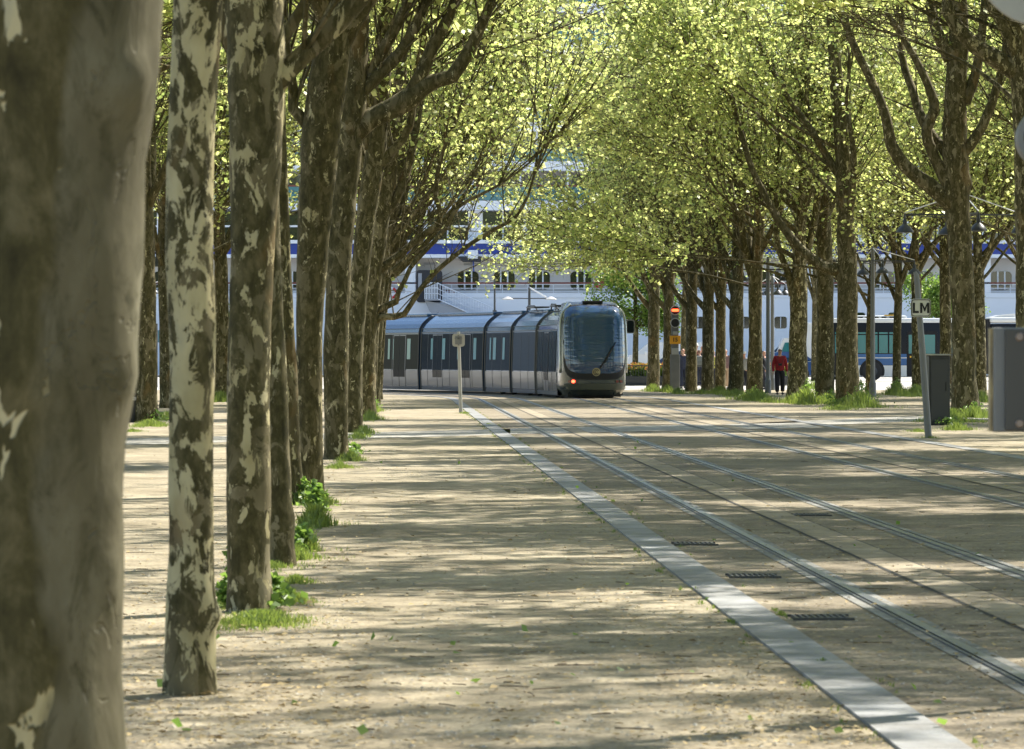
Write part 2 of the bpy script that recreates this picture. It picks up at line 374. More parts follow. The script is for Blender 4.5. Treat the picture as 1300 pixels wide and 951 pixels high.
# ------------------------------------------------------------------ plane trees
NPR = np.random.default_rng(5)
def jit(rr, a): return Vector((rr.gauss(0, a), rr.gauss(0, a), rr.gauss(0, a)))
def grow(rr, p, d, length, r0, r1, n=6, up=0.0, wob=0.08):
    p = Vector(p); d = Vector(d).normalized(); pts = [p.copy()]; rad = [r0]
    for i in range(1, n + 1):
        d = (d + Vector((0, 0, up)) + jit(rr, wob)).normalized()
        p = p + d * (length / n); pts.append(p.copy()); rad.append(r0 + (r1 - r0) * i / n)
    return pts, rad
def resample(pts, rad, step):
    op, orr = [], []
    for i in range(len(pts) - 1):
        a, b = Vector(pts[i]), Vector(pts[i + 1]); n = max(1, int((b - a).length / step))
        p0 = Vector(pts[max(0, i - 1)]); p3 = Vector(pts[min(len(pts) - 1, i + 2)])
        for k in range(n):
            t = k / n
            q = 0.5 * ((2 * a) + (b - p0) * t + (2 * p0 - 5 * a + 4 * b - p3) * t * t + (-p0 + 3 * a - 3 * b + p3) * t ** 3)
            op.append(q); orr.append(rad[i] + (rad[i + 1] - rad[i]) * t)
    op.append(Vector(pts[-1])); orr.append(rad[-1]); return op, orr
def lumpy(mb, pts, rad, n, amp, seed, freq=3.0, knobs=()):
    """tube whose surface is uneven like a real stem"""
    start = len(mb.v); mb.tube(pts, rad, n)
    off = Vector((seed * 3.7, seed * 1.3, 0))
    m = len(pts)
    for i in range(m):
        c = pts[i]
        for k in range(n):
            j = start + i * n + k; p = Vector(mb.v[j]); d = p - c; r = d.length or 1e-6; d /= r
            q = Vector((p.x, p.y, p.z * 0.55)) * freq + off
            f = 1 + amp * (noise.noise(q) + 0.5 * noise.noise(q * 2.3) + 0.25 * noise.noise(q * 5.1))
            a = r * f
            for kc, kr, kh in knobs:
                dd = (p - Vector(kc)).length
                if dd < kr * 2.2: a += kh * math.exp(-(dd / kr) ** 2)
            mb.v[j] = tuple(c + d * a)
LEAVES = []
def leaves_mesh(name, P, size, mt, parent, droop=0.35, sizevar=0.35):
    P = np.asarray(P, float); N = len(P)
    nrm = NPR.normal(0, 1, (N, 3)); nrm[:, 2] = np.abs(nrm[:, 2]) + 0.35
    nrm /= np.linalg.norm(nrm, axis=1)[:, None]
    a = NPR.normal(0, 1, (N, 3)); a[:, 2] -= droop
    a -= nrm * (a * nrm).sum(1)[:, None]; a /= np.linalg.norm(a, axis=1)[:, None]
    b = np.cross(nrm, a); s = size * (1 + NPR.uniform(-sizevar, sizevar, N))[:, None]
    base = P; left = P + a * s * 0.45 + b * s * 0.5 + nrm * s * 0.10; tip = P + a * s; right = P + a * s * 0.45 - b * s * 0.5 + nrm * s * 0.10
    V = np.stack([base, left, tip, right], 1).reshape(-1, 3)
    me = bpy.data.meshes.new(name)
    me.vertices.add(4 * N); me.vertices.foreach_set('co', V.astype(np.float32).ravel())
    me.loops.add(4 * N); me.loops.foreach_set('vertex_index', np.arange(4 * N, dtype=np.int32))
    me.polygons.add(N); me.polygons.foreach_set('loop_start', np.arange(0, 4 * N, 4, dtype=np.int32)); me.polygons.foreach_set('loop_total', np.full(N, 4, np.int32))
    me.update(calc_edges=True)
    return link(name, me, mt, parent)
def sample_leaves(rr, pts, dens, spread, out, start=0.15):
    L = sum((pts[i + 1] - pts[i]).length for i in range(len(pts) - 1)); n = int(L * dens)
    for _ in range(n):
        t = (start + (1 - start) * rr.random()) * (len(pts) - 1); i = min(int(t), len(pts) - 2)
        p = pts[i].lerp(pts[i + 1], t - i)
        out.append((p.x + rr.gauss(0, spread), p.y + rr.gauss(0, spread), p.z + rr.gauss(0, spread) - 0.02))
def shoots(rr, p, d, r, mb, lv, count=5, length=3.2, dens=11, zmin=3.0, axis=None, spreadk=0.42, thin=0.0):
    """a burst of long straight shoots, each with leafy twigs"""
    for _ in range(count):
        if thin and Vector(p).z + 1.0 < zmin and rr.random() > 0.35: continue
        dd = (Vector(d).normalized() + jit(rr, spreadk) + Vector((0, 0, 0.42))).normalized()
        if dd.z < -0.1: dd.z = 0.1
        L = length * rr.uniform(0.65, 1.25)
        pts, rad = grow(rr, p, dd, L, r * rr.uniform(.7, 1), 0.008, 5, 0.035, 0.06)
        mb.tube(pts, rad, 5, caps=False); sample_leaves(rr, pts[1:], dens * 0.5, 0.10, lv)
        for k in range(9):
            i = rr.randint(1, 4); q = pts[i].lerp(pts[i + 1], rr.random())
            tdir = ((pts[i + 1] - pts[i]).normalized() * 0.7 + jit(rr, 0.65)).normalized()
            tp, tr = grow(rr, q, tdir, rr.uniform(0.7, 1.6), 0.011, 0.004, 3, 0.0, 0.16)
            mb.tube(tp, tr, 3, caps=False); sample_leaves(rr, tp, dens, 0.085, lv)
def plane_tree(name, base, seed, r=0.24, fork=4.0, stem=None, limbs=(), n_limbs=4, gen_from=None, height=13.5, barkm='bark', sides=14, step=0.3, lump=0.10, knobs=(),
               dens=7, leaf=0.122, leafm='leaf', label=None, group=None, zmin=3.1, out_az=None, flare=1.3, spread=1.0, arch=None, thin=0.0, low=0, ):
    rr = random.Random(seed)
    root = empty(name, base, 0, label, 'tree', group)
    st = MB(); br = MB(); lv = []
    if stem is None:
        lean = jit(rr, 0.10); lean.z = 0
        pts = [Vector((0, 0, -0.15)), Vector((0, 0, 0.25)), lean * 0.3 + Vector((0, 0, fork * 0.5)), lean + Vector((0, 0, fork)), lean * 1.5 + Vector((0, 0, fork + 2.2)), lean * 1.2 + Vector((rr.gauss(0, .3), rr.gauss(0, .3), fork + 4.6))]
        rad = [r * flare, r * 1.1, r, r * 0.96, r * 0.6, r * 0.22]
    else: pts, rad = stem
    sp, sr = resample(pts, rad, step)
    for i, p in enumerate(sp):
        h = p.z - pts[0].z
        if stem is not None and h < 0.5: sr[i] *= 1 + (flare - 1) * (1 - h / 0.5) ** 2
    lumpy(st, sp, sr, sides, lump, seed, knobs=knobs)
    top = sp[-1]; tipd = (sp[-1] - sp[-3]).normalized()
    if top.z < height - 3:
        lp, lr = grow(rr, top - tipd * 0.1, tipd, max(1.0, height - 3.2 - top.z), sr[-1], 0.04, 6, 0.08, 0.1)
        br.tube(lp, lr, 7); ends = [(lp[k], tipd, 0.03) for k in (2, 3, 4, 5, 6)]
    else: ends = [(top, tipd, 0.03)]
    for (lp, lr) in limbs:
        lp, lr = resample([Vector(q) for q in lp], lr, 0.22)
        lumpy(st, lp, lr, max(8, sides // 2), lump, seed + 3, freq=4)
        d = (lp[-1] - lp[-3]).normalized()
        q, s = grow(rr, lp[-1] - d * 0.05, d, 2.4, lr[-1], lr[-1] * 0.35, 5, 0.08, 0.09); br.tube(q, s, 6)
        ends += [(q[k], (d + Vector((0, 0, .3))), 0.024) for k in (1, 3, 5)]
        for k in range(2, len(lp) - 1, max(2, len(lp) // 4)):
            if lr[k] < 0.10: ends.append((lp[k], (d + jit(rr, 0.4) + Vector((0, 0, .5))), 0.02))
    az0 = rr.uniform(0, 6.28) if out_az is None else out_az
    f0 = fork if gen_from is None else gen_from
    for k in range(n_limbs):
        az = az0 + 6.283 * k / max(1, n_limbs) + rr.gauss(0, 0.25); z = f0 + rr.uniform(-0.5, 1.1)
        j = min(range(len(sp)), key=lambda i: abs(sp[i].z - z)); p = sp[j]
        tilt = rr.uniform(0.32, 0.85)
        d = Vector((math.cos(az) * math.sin(tilt) * spread, math.sin(az) * math.sin(tilt) * spread, math.cos(tilt)))
        L = rr.uniform(3.6, 5.8); rl = min(sr[j] * rr.uniform(0.42, 0.6), 0.15)
        lp, lr = grow(rr, p, d, L, rl, rl * 0.45, 8, 0.13, 0.10)
        a, b = resample(lp, lr, 0.3); lumpy(st, a, b, 9, lump, seed + k)
        d2 = (lp[-1] - lp[-2]).normalized()
        q, s = grow(rr, lp[-1], d2, 3.2, rl * 0.45, 0.03, 6, 0.05, 0.10); br.tube(q, s, 6)
        for m_ in (3, 5, 7): ends.append((lp[m_], (d2 * .6 + Vector((math.cos(az), math.sin(az), 0.3)) * .6), 0.024))
        for m_ in (2, 4, 6): ends.append((q[m_], d2, 0.02))
    if arch is None and out_az is not None: arch = 1 if out_az < 1 else -1
    for k in range(3 if arch else 0):                 # long limbs arching over the tracks
        z = max(f0, 4.2) + k * 0.8; j = min(range(len(sp)), key=lambda i: abs(sp[i].z - z))
        d = Vector((arch * rr.uniform(.8, 1.1), rr.uniform(-.7, .7), rr.uniform(0.55, 1.0)))
        lp, lr = grow(rr, sp[j], d, rr.uniform(6.0, 8.0), min(sr[j] * .6, 0.06), 0.022, 10, 0.0, 0.07)
        br.tube(lp, lr, 6)
        for m_ in (4, 6, 7, 8, 9, 10): ends.append((lp[m_], (lp[m_] - lp[m_ - 1]) + Vector((0, 0, rr.uniform(-.5, .3))), 0.018))
    for k in range(low):                              # low leafy limbs hanging over the tracks
        j = min(range(len(sp)), key=lambda i: abs(sp[i].z - 4.0 - .5 * k))
        lp, lr = grow(rr, sp[j], Vector((arch, rr.uniform(-.6, .6), rr.uniform(.30, .42))), rr.uniform(7.0, 9.0), 0.05, 0.018, 10, -0.03, 0.06)
        br.tube(lp, lr, 6)
        for m_ in (6, 7, 8, 9, 10): ends.append((lp[m_], (lp[m_] - lp[m_ - 1]) + Vector((0, 0, rr.uniform(-.9, 0))), 0.014))
    for (p, d, rs) in ends:
        shoots(rr, p, d, rs, br, lv, count=rr.choice((3, 4, 5)), length=4.0, dens=dens, zmin=zmin, thin=thin)
    lv = [p for p in lv if p[2] > zmin or (p[2] > 3.1 and zmin > 5 and thin and rr.random() < thin)]
    st.build('trunk', M[barkm], root, smooth='all'); 
    if br.v: br.build('branches', M['bark'], root, smooth='all')
    if lv: leaves_mesh('crown', lv, leaf, M[leafm], root)
    return root
def px_path(Y, base, rows, dy=0.0):
    """stem or limb traced as photo pixels at depth Y -> points and radii relative to the tree's base"""
    P, Rr = [], []
    for i, row in enumerate(rows):
        x, y, w = row[:3]; yy = Y + (row[3] if len(row) > 3 else 0)
        P.append(Vector((PX(x, yy), yy, PZ(y, yy))) - base); Rr.append(w * Y / F / 2)
    return P, Rr
TREES = []
def px_tree(name, y_base, rows, seed, limbs=(), **kw):
    Y = D(y_base); base = Vector((PX(rows[0][0], Y), Y, 0))
    stem = px_path(Y, base, rows)
    stem[0].insert(0, stem[0][0] + Vector((0, 0, -0.2))); stem[1].insert(0, stem[1][0])
    knobs = [((PX(x, Y) - base.x, dy, PZ(y, Y)), kr * Y / F, kh * Y / F) for x, y, kr, kh, dy in kw.pop('kn', ())]
    t = plane_tree(name, base, seed, stem=stem, limbs=[px_path(Y, base, l) for l in limbs], knobs=knobs, **kw)
    return t
GL = 'plane trees of the left row'
px_tree('plane_tree', 1150, [(58, 1150, 240), (48, 861, 214), (46, 700, 218), (46, 560, 224), (50, 470, 240), (52, 430, 242), (55, 300, 246), (57, 200, 250), (62, 100, 270), (62, 0, 276), (66, -250, 280), (60, -700, 240), (50, -1000, 200)], 1,
        barkm='bark_near', sides=56, step=0.06, lump=0.07, n_limbs=4, gen_from=3.9, dens=8, group=GL, arch=0, zmin=5.0, out_az=0.0, label='thickest plane tree trunk at the left edge, out of focus, grey on its right side',
        kn=[(165, 110, 30, 26, -0.15), (155, 640, 18, 10, -0.1), (150, 740, 16, 10, -0.12), (160, 480, 30, 8, -.1)], flare=1.15)
px_tree('plane_tree', 881, [(241, 881, 68), (242, 780, 64), (243, 700, 59), (242, 560, 56), (244, 430, 60), (240, 300, 60), (243, 150, 60), (251, 0, 64), (262, -240, 60), (262, -400, 44)], 2,
        barkm='bark_pale', sides=40, step=0.07, lump=0.07, n_limbs=4, gen_from=3.6, dens=8, group=GL, arch=0, zmin=5.0, out_az=0.0, label='slim pale plane tree with cream patched bark and a knob low on its trunk',
        kn=[(272, 775, 11, 14, -0.03), (262, 752, 9, 9, -0.08), (268, 650, 8, 3, -.05)], flare=1.12)
px_tree('plane_tree', 776, [(317, 776, 60), (315, 700, 56), (316, 600, 56), (317, 430, 54), (321, 300, 56), (324, 200, 66), (326, 90, 74), (322, 0, 78), (325, -90, 70), (330, -300, 44)], 3,
        limbs=[[(345, 110, 34), (362, 92, 28), (385, 70, 26), (409, 48, 27), (435, 20, 28), (462, -12, 28), (500, -70, 24)], [(300, 60, 30), (290, 20, 24), (262, -40, 22)]],
        barkm='bark_mid', sides=36, step=0.08, lump=0.08, n_limbs=3, gen_from=4.3, dens=8, group=GL, arch=0, zmin=5.0, out_az=0.0, label='dark plane trunk with cream streaks and broad leafy weeds at its foot', kn=[(333, 215, 16, 12, -.03)], flare=1.1)
px_tree('plane_tree', 718, [(354, 718, 42), (352, 640, 38), (349, 540, 36), (344, 400, 32), (340, 250, 30), (338, 100, 28), (336, -80, 22)], 4,
        barkm='bark', sides=30, step=0.09, lump=0.09, n_limbs=4, gen_from=3.7, dens=8, group=GL, arch=0, zmin=5.0, out_az=0.0, label='slim plane trunk half hidden behind the streaked one, with a knob near its foot', kn=[(370, 665, 9, 7, 0)], flare=1.2)
px_tree('plane_tree', 640, [(375, 640, 24), (369, 540, 22), (363, 400, 20), (356, 250, 20), (352, 120, 20), (350, 0, 14)], 5,
        barkm='bark_mid', sides=24, step=0.1, n_limbs=4, gen_from=4.0, dens=7, group=GL, arch=0, zmin=5.9, out_az=0.0, label='thinnest leaning plane trunk of the left row, left of the thick forking one', flare=1.15)
px_tree('plane_tree', 627, [(395, 627, 34), (394, 540, 32), (393, 430, 34), (398, 300, 40), (405, 200, 48), (416, 110, 50), (428, 20, 40), (436, -60, 30)], 6,
        limbs=[[(400, 165, 26), (385, 152, 16), (372, 138, 14), (372, 112, 13), (366, 75, 11), (360, 20, 9)], [(428, 60, 30), (450, 25, 24), (480, -20, 20)]],
        barkm='bark', sides=26, step=0.11, n_limbs=3, gen_from=5.4, dens=7, group=GL, arch=0, zmin=5.9, out_az=0.0, label='mossy dark plane trunk whose hooked branch bends left, above weeds', flare=1.12)
px_tree('plane_tree', 583, [(427, 583, 32), (427, 520, 30), (427, 430, 32), (432, 300, 32), (440, 200, 38), (446, 130, 38), (453, 60, 30), (460, -20, 22)], 7,
        limbs=[[(446, 172, 30), (470, 152, 26), (497, 138, 26), (522, 124, 27), (535, 112, 24), (552, 103, 20), (574, 97, 19), (594, 68, 17), (610, 35, 14), (625, 0, 12)],
               [(450, 125, 20), (480, 95, 17), (508, 68, 16), (522, 45, 14), (533, 20, 13), (545, -10, 10)],
               [(520, 122, 20), (536, 92, 17), (549, 60, 17), (568, 25, 14), (580, -5, 12)]],
        barkm='bark', sides=24, step=0.13, n_limbs=2, gen_from=5.5, dens=7, group=GL, arch=0, zmin=5.2, out_az=0.0, label='plane tree sending the thickest knobbly limb right over the promenade', kn=[(530, 118, 12, 8, 0)], flare=1.2)
px_tree('plane_tree', 549, [(449, 549, 24), (451, 430, 22), (462, 300, 24), (476, 200, 26), (486, 110, 20), (492, 20, 14)], 8,
        limbs=[[(474, 215, 20), (500, 190, 12), (520, 160, 10), (528, 100, 9), (540, 40, 8)], [(470, 190, 16), (468, 150, 12), (478, 100, 10), (482, 40, 9)]],
        barkm='bark', sides=18, step=0.18, n_limbs=3, gen_from=5.6, group=GL, arch=0, zmin=6.6, thin=0.10, out_az=0.0, label='plane tree just beyond the knobbly-limbed one, trunk bowing slightly right')
px_tree('plane_tree', 530, [(462, 530, 30), (464, 430, 27), (474, 330, 28), (486, 250, 26), (498, 180, 20), (510, 90, 14)], 9,
        limbs=[[(468, 412, 14), (485, 402, 10), (500, 402, 9), (513, 399, 8), (521, 387, 7), (531, 371, 7), (553, 345, 6.5), (576, 326, 6), (600, 308, 5.5), (628, 291, 5), (655, 275, 4.5), (672, 245, 4)],
               [(470, 400, 13), (485, 391, 9), (503, 383, 9), (506, 371, 7), (513, 358, 6.5), (521, 340, 6), (543, 315, 6), (562, 295, 5.5), (582, 263, 5), (612, 246, 4)],
               [(478, 345, 14), (505, 325, 10), (535, 300, 9), (556, 285, 9), (560, 270, 7), (553, 250, 6), (560, 200, 5), (580, 150, 4)]],
        barkm='bark', sides=18, step=0.2, n_limbs=3, gen_from=5.2, group=GL, arch=0, zmin=6.6, thin=0.10, out_az=0.0, label='plane tree whose long thin low branches reach right above the tram roof')
for i, (x, yb, sd_) in enumerate(((468, 519, 11), (474, 512, 12), (478, 507, 13))):
    px_tree('plane_tree', yb, [(x, yb, 20 - 2 * i), (x + 5, 420, 17 - 2 * i), (x + 16, 340, 17 - 2 * i), (x + 32, 260, 12), (x + 42, 200, 8)], sd_,
            limbs=[[(x + 16, 330, 10), (x + 50, 280, 6), (x + 95, 220, 5), (x + 140, 150, 3.5)], [(x + 22, 310, 9), (x + 60, 250, 5), (x + 90, 180, 4), (x + 120, 110, 3)], [(x + 10, 360, 9), (x + 45, 330, 5), (x + 80, 290, 4), (x + 120, 240, 3)]],
            sides=14, n_limbs=3, gen_from=4.2, group=GL, zmin=6.8, thin=0.12, out_az=0.0, arch=0, label=('plane tree nearest the tram of the left row', 'plane tree in the left row seen last before the tram side', 'faint farthest trunk of the left row beside the tram')[i] if i != 1 else 'second to last plane tree of the left row, beside the tram side')
GR = 'plane trees of the right row'
px_tree('plane_tree', 527, [(1226, 527, 38), (1224, 480, 31), (1223, 400, 30), (1218, 300, 30), (1213, 220, 34), (1213, 120, 28), (1218, 40, 24), (1215, -50, 18)], 21,
        limbs=[[(1212, 262, 26), (1198, 250, 22), (1175, 232, 19), (1150, 212, 17), (1132, 185, 15), (1125, 150, 13), (1112, 115, 11), (1085, 60, 10), (1060, -4, 8)],
               [(1208, 238, 22), (1192, 212, 15), (1182, 190, 14), (1176, 165, 14), (1186, 140, 14), (1182, 118, 12), (1165, 80, 9), (1140, 38, 8), (1112, -8, 6)],
               [(1208, 75, 20), (1192, 45, 16), (1182, 15, 13), (1176, -20, 10)], [(1224, 130, 18), (1238, 95, 13), (1246, 50, 11), (1250, 0, 9)]],
        barkm='bark', sides=24, step=0.14, n_limbs=2, arch=0, gen_from=6.5, dens=7, group=GR, out_az=3.14, label='thick plane tree behind the dark cabinet, two limbs sweeping up left', kn=[(1228, 232, 8, 5, -.1)])
px_tree('plane_tree', 538, [(1309, 538, 36), (1306, 400, 32), (1303, 250, 30), (1303, 150, 34), (1300, 95, 36), (1292, 45, 24), (1275, 10, 18), (1262, -20, 14)], 22,
        limbs=[[(1302, 98, 30), (1285, 88, 25), (1262, 74, 24), (1238, 58, 22), (1216, 36, 18), (1203, 15, 16), (1202, -8, 14)]],
        barkm='bark_mid', sides=22, step=0.16, n_limbs=2, arch=0, dens=7, gen_from=7.0, group=GR, out_az=3.14, label='plane tree on the right edge with a thick mossy limb reaching left')
px_tree('plane_tree', 513, [(1077, 513, 33), (1075, 450, 27), (1076, 350, 25), (1073, 280, 22), (1070, 200, 20), (1062, 100, 17), (1055, 20, 12)], 23,
        limbs=[[(1068, 345, 16), (1045, 338, 14), (1015, 314, 12), (990, 283, 10), (975, 255, 9), (955, 215, 8), (940, 165, 7), (925, 110, 5)]],
        sides=20, step=0.18, n_limbs=3, dens=14, low=1, gen_from=6.2, group=GR, out_az=3.14, label='upright plane tree left of the lamp post with one low limb sweeping left', kn=[(1062, 345, 8, 5, 0)])
px_tree('plane_tree', 509, [(1047, 509, 26), (1048, 420, 21), (1047, 330, 21), (1044, 230, 17), (1042, 130, 15), (1030, 50, 11), (1024, 0, 8)], 24,
        limbs=[[(1044, 190, 13), (1028, 150, 10), (1018, 100, 9), (1012, 40, 7)]], sides=18, step=0.2, n_limbs=4, low=1, gen_from=5.0, group=GR, out_az=3.14, label='plane tree immediately left of the upright one with the low limb')
px_tree('plane_tree', 510, [(1012, 510, 30), (1013, 430, 22), (1014, 370, 22), (1016, 300, 15), (1020, 230, 11)], 25, barkm='bark_mid',
        limbs=[[(1008, 375, 14), (1000, 345, 9), (990, 320, 8), (985, 290, 7), (985, 240, 6)]], sides=18, step=0.2, n_limbs=4, low=1, gen_from=4.6, group=GR, out_az=3.14, label='wide-footed plane tree just right of the person in the red jacket')
px_tree('plane_tree', 505, [(958, 505, 24), (959, 420, 16), (959, 350, 18), (964, 280, 14), (962, 200, 12), (955, 120, 8)], 26,
        limbs=[[(955, 350, 12), (945, 320, 9), (935, 280, 8), (925, 220, 7), (915, 150, 5)]], sides=16, step=0.2, n_limbs=4, low=1, gen_from=4.8, group=GR, out_az=3.14, label='plane tree just left of the lamp posts and the person in the red jacket')
rowr = [(934, 500, 18, 'plane tree fifth right of the tram signal post in the right row'), (914, 497, 13, 'slim plane tree fourth right of the tram signal post'), (898, 498.5, 15, 'plane tree third right of the tram signal, beside the backpack wearer'),
        (877, 497.5, 14, 'plane tree first right of the tram signal post'), (848, 496, 14, 'plane tree right behind the red tram signal'), (829, 495, 15, 'plane tree nearest the tram, left of the tram signal')]
for i, (x, yb, w, lab) in enumerate(rowr):
    dx = -4
    px_tree('plane_tree', yb, [(x, yb, w * 1.15), (x + 1, 440, w), (x + 1, 400, w), (x + 3, 330, w * 0.8), (x + 2, 260, w * 0.6), (x + 4, 200, w * .4)], 30 + i,
            limbs=[[(x, 395, w * .6), (x - 15, 378, 6), (x - 32, 352, 5), (x - 48, 320, 4), (x - 62, 270, 3.5)], [(x, 385, w * .5), (x - 10, 350, 5), (x - 22, 310, 4.5), (x - 30, 250, 3.5)]],
            sides=14, n_limbs=4, gen_from=4.0, group=GR, arch=0, out_az=3.14, label=lab, dens=7)
# trees farther right and behind, copied from four kinds
kinds = [plane_tree('plane_tree', (0, 0, 0), 50 + i, r=(0.17, 0.21, 0.24, 0.20)[i], fork=(3.9, 4.3, 4.0, 4.5)[i], n_limbs=5, arch=1, barkm=('bark', 'bark_mid', 'bark', 'bark')[i], sides=12) for i in range(4)]
kinds += [plane_tree('plane_tree', (0, 0, 0), 60 + i, r=0.22, fork=5.4 + (i // 2) * 1.6, n_limbs=5, arch=1, zmin=7.3 + (i // 2) * 2.4, height=14.5 + (i // 2) * 2.5, dens=20) for i in range(4)]
used = [False] * 8
def put_tree(x, Y, k, rz, s, label, group):
    if used[k]: t = copy_tree(kinds[k])
    else: t = kinds[k]; used[k] = True
    t.location = (x, Y, gz(Y)); t.rotation_euler = (0, 0, rz); t.scale = (s, s, s); tag(t, label, 'tree', group); return t
back = [(1034, 490.5, 0, 'thin plane trunk between two thicker ones, behind the person in red'), (1104, 498, 0, 'plane trunk hidden behind the lamp post in front of the bus'), (1138, 500, 0, 'slim plane tree left of the LM sign in front of the bus'),
        (1165, 501, 1, 'plane tree right behind the LM sign post'), (1201, 506, 1, 'plane tree directly behind the dark cabinet'), (1245, 507, 1, 'pale slim plane tree right of the thick forked one'),
        (185, 536, 2, 'plane tree between the two nearest left trunks'), (210, 518, 0, 'plane trunk mostly hidden by the slim pale plane tree'), (282, 508, 2, 'plane tree seen between the pale trunk and the streaked trunk'), (868, 493, 0, 'dark thin plane trunk between the tram signal and the walkers')]
for i, (x, yb, k, lab) in enumerate(back):
    Y = D(yb); put_tree(PX(x, Y), Y, k, R.uniform(0, 6.28), R.uniform(0.92, 1.06), lab, 'plane trees of the outer rows')
# the rows go on outside the frame: their crowns and shade are seen
for i, (v, Y) in enumerate([(33, 110), (33, 80), (27, 20), (27, 6), (21, -6), (14.6, -4), (27, 165), (14.6, 80), (14.5, 92), (-14, 160), (-14, 176), (-19, 110), (-19, 128), (-19, 146), (-19, 164), (-26, 120), (-26, 140), (-26, 160), (-33, 150), (-33, 130), (14.8, 67), (14.6, 55), (14.7, 31), (14.8, 43), (14.8, 8),
                            (21, 112), (21, 97), (21, 82), (20.5, 67), (21, 52), (20.6, 37), (21, 22), (20.8, 8), (27, 120), (27, 142), (27.5, 100), (22, 128), (24, 152),
                            (-6, 78), (-6, 62), (-6, 46), (-6.2, 32), (-6, 20), (-6.2, 127), (-11.5, 96), (-11.5, 120), (-12, 142), (-11.6, 70), (27, 60), (27, 80), (27, 35)]):
    put_tree(v - SL * Y, Y, (4 + i % 2) if Y < (68 if v > 0 else 90) else ((6 + i % 2) if (Y < 100 and 0 < v < 18) else i % 4), (R.gauss(0, .4) if v < 0 else math.pi + R.gauss(0, .4)), R.uniform(0.94, 1.1), 'plane tree of the avenue with its trunk outside the frame or hidden', 'plane trees of the avenue out of the frame')
# greener trees by the quay
for x, Y, h, lab in ((806, 196, 8.6, 'greener tree on the quay beside the tram roof, in front of the ship'), (1190, 226, 7.6, 'greener tree standing on the quay behind the bus'), (290, 214, 3.9, 'green bushy tree at the quay on the left')):
    rr = random.Random(int(x)); base = Vector((PX(x, Y), Y, gz(Y))); root = empty('quay_tree', base, 0, lab, 'tree', 'greener trees by the quay')
    st = MB(); st.tube([(0, 0, -.1), (0.05, 0, h * .3), (0, 0.1, h * .7)], [0.16, 0.13, 0.05], 10); br = MB(); lv = []
    for k in range(34):
        a = rr.uniform(0, 6.28); z = h * rr.uniform(.3, .68); L = h * rr.uniform(.2, .36)
        p, r_ = grow(rr, (0.02, 0.05, z), (math.cos(a), math.sin(a), rr.uniform(-.1, .9)), L, 0.04, 0.008, 5, 0.02, .12); br.tube(p, r_, 4, caps=False)
        sample_leaves(rr, p, 190, 0.26, lv, 0.25)
    st.build('trunk', M['bark'], root, smooth='all'); br.build('branches', M['bark'], root); leaves_mesh('crown', lv, 0.12, M['leaf_deep'], root)
# ------------------------------------------------------------------ cruise ship
YS = 250.0
def sx_(x): return PX(x, YS)
def sz_(y): return PZ(y, YS)
ship = empty('cruise_ship', (0, YS, -3), 0, 'huge white cruise ship moored along the quay, blue band and many window decks', 'ship')
mhull = mat('ship_white', (0.85, 0.89, 0.95), 0.35, var=0.02, vscale=0.3); mblue = mat('ship_blue', (0.012, 0.045, 0.30), 0.35)
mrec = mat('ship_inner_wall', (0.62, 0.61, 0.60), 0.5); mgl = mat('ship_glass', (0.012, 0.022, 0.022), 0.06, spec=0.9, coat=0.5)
mteal = mat('teal_glass', (0.05, 0.20, 0.24), 0.08, spec=0.9); mred = mat('red_brown_wood', (0.20, 0.05, 0.035), 0.5); mredp = mat('red_paint', (0.55, 0.03, 0.025), 0.4)
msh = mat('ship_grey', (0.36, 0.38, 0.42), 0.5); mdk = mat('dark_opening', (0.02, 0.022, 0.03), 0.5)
def S(): return MB()
def local(o): o.location = (0, 0, 3); return o        # shapes below are given in world height, ship base is at -3
XA, XB = -75.0, 80.0
# hull: plating with a shallow knuckle, bow and stern beyond the frame
h = S(); prof = [(0.9, -3.2), (0.25, -1.0), (0.0, 0.6), (0.0, sz_(378.5)), (-0.05, sz_(378)), (-0.05, sz_(372))]
for i in range(len(prof) - 1):
    (a, z0), (b_, z1) = prof[i], prof[i + 1]
    h.add([(XA, a, z0), (XB, a, z0), (XB, b_, z1), (XA, b_, z1)], [(0, 1, 2, 3)])
h.add([(XA, -0.05, sz_(372)), (XB, -0.05, sz_(372)), (XB, 16, sz_(372)), (XA, 16, sz_(372))], [(0, 1, 2, 3)])
h.box(XA, XB, 16, 16.3, -3, 30); h.box(XA, XA + .4, 0.1, 16, -3, 20); h.box(XB - .4, XB, 0.1, 16, -3, 20)
local(h.build('hull', mhull, ship))
# promenade deck wall set back behind the railing
def winrow(name, xs_, y0, y1, w, ypl, m, r=0.28, bars=2, n=4, mullion=True):
    for x in xs_:
        b = S(); X = sx_(x) if False else x
        poly = rrect(X, (sz_(y0) + sz_(y1)) / 2, w, sz_(y0) - sz_(y1), r, n); b.prism(poly, ypl - 0.02, ypl + 0.1)
        o = local(b.build(name, m, ship, recalc=True))
        if mullion:
            f = S()
            for k in range(bars):
                xx = X - w / 2 + w * (k + 1) / (bars + 1); f.box(xx - 0.045, xx + 0.045, ypl - 0.05, ypl - 0.022, sz_(y1), sz_(y0))
            f.build('mullion', mhull, o)
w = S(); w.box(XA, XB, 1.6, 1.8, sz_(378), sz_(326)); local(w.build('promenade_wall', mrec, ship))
for (x0, x1) in ((500, 528), (300, 335), (1010, 1040), (60, 95), (1240, 1258)): 
    w = S(); w.box(sx_(x0) + (sx_(x1) - sx_(x0)) * .5, sx_(x1), -0.03, 1.55, sz_(372), sz_(326), 0.05); local(w.build('pillar', mhull, ship))
winrow('promenade_window', [sx_(x) for x in (594, 640, 685, 738)] + [sx_(x) for x in (785, 832, 880, 930, 980, 1075, 1125, 1175, 1225, 1275, 455, 408, 365, 250, 205, 160)], 344, 367, 1.28, 1.58, mgl)
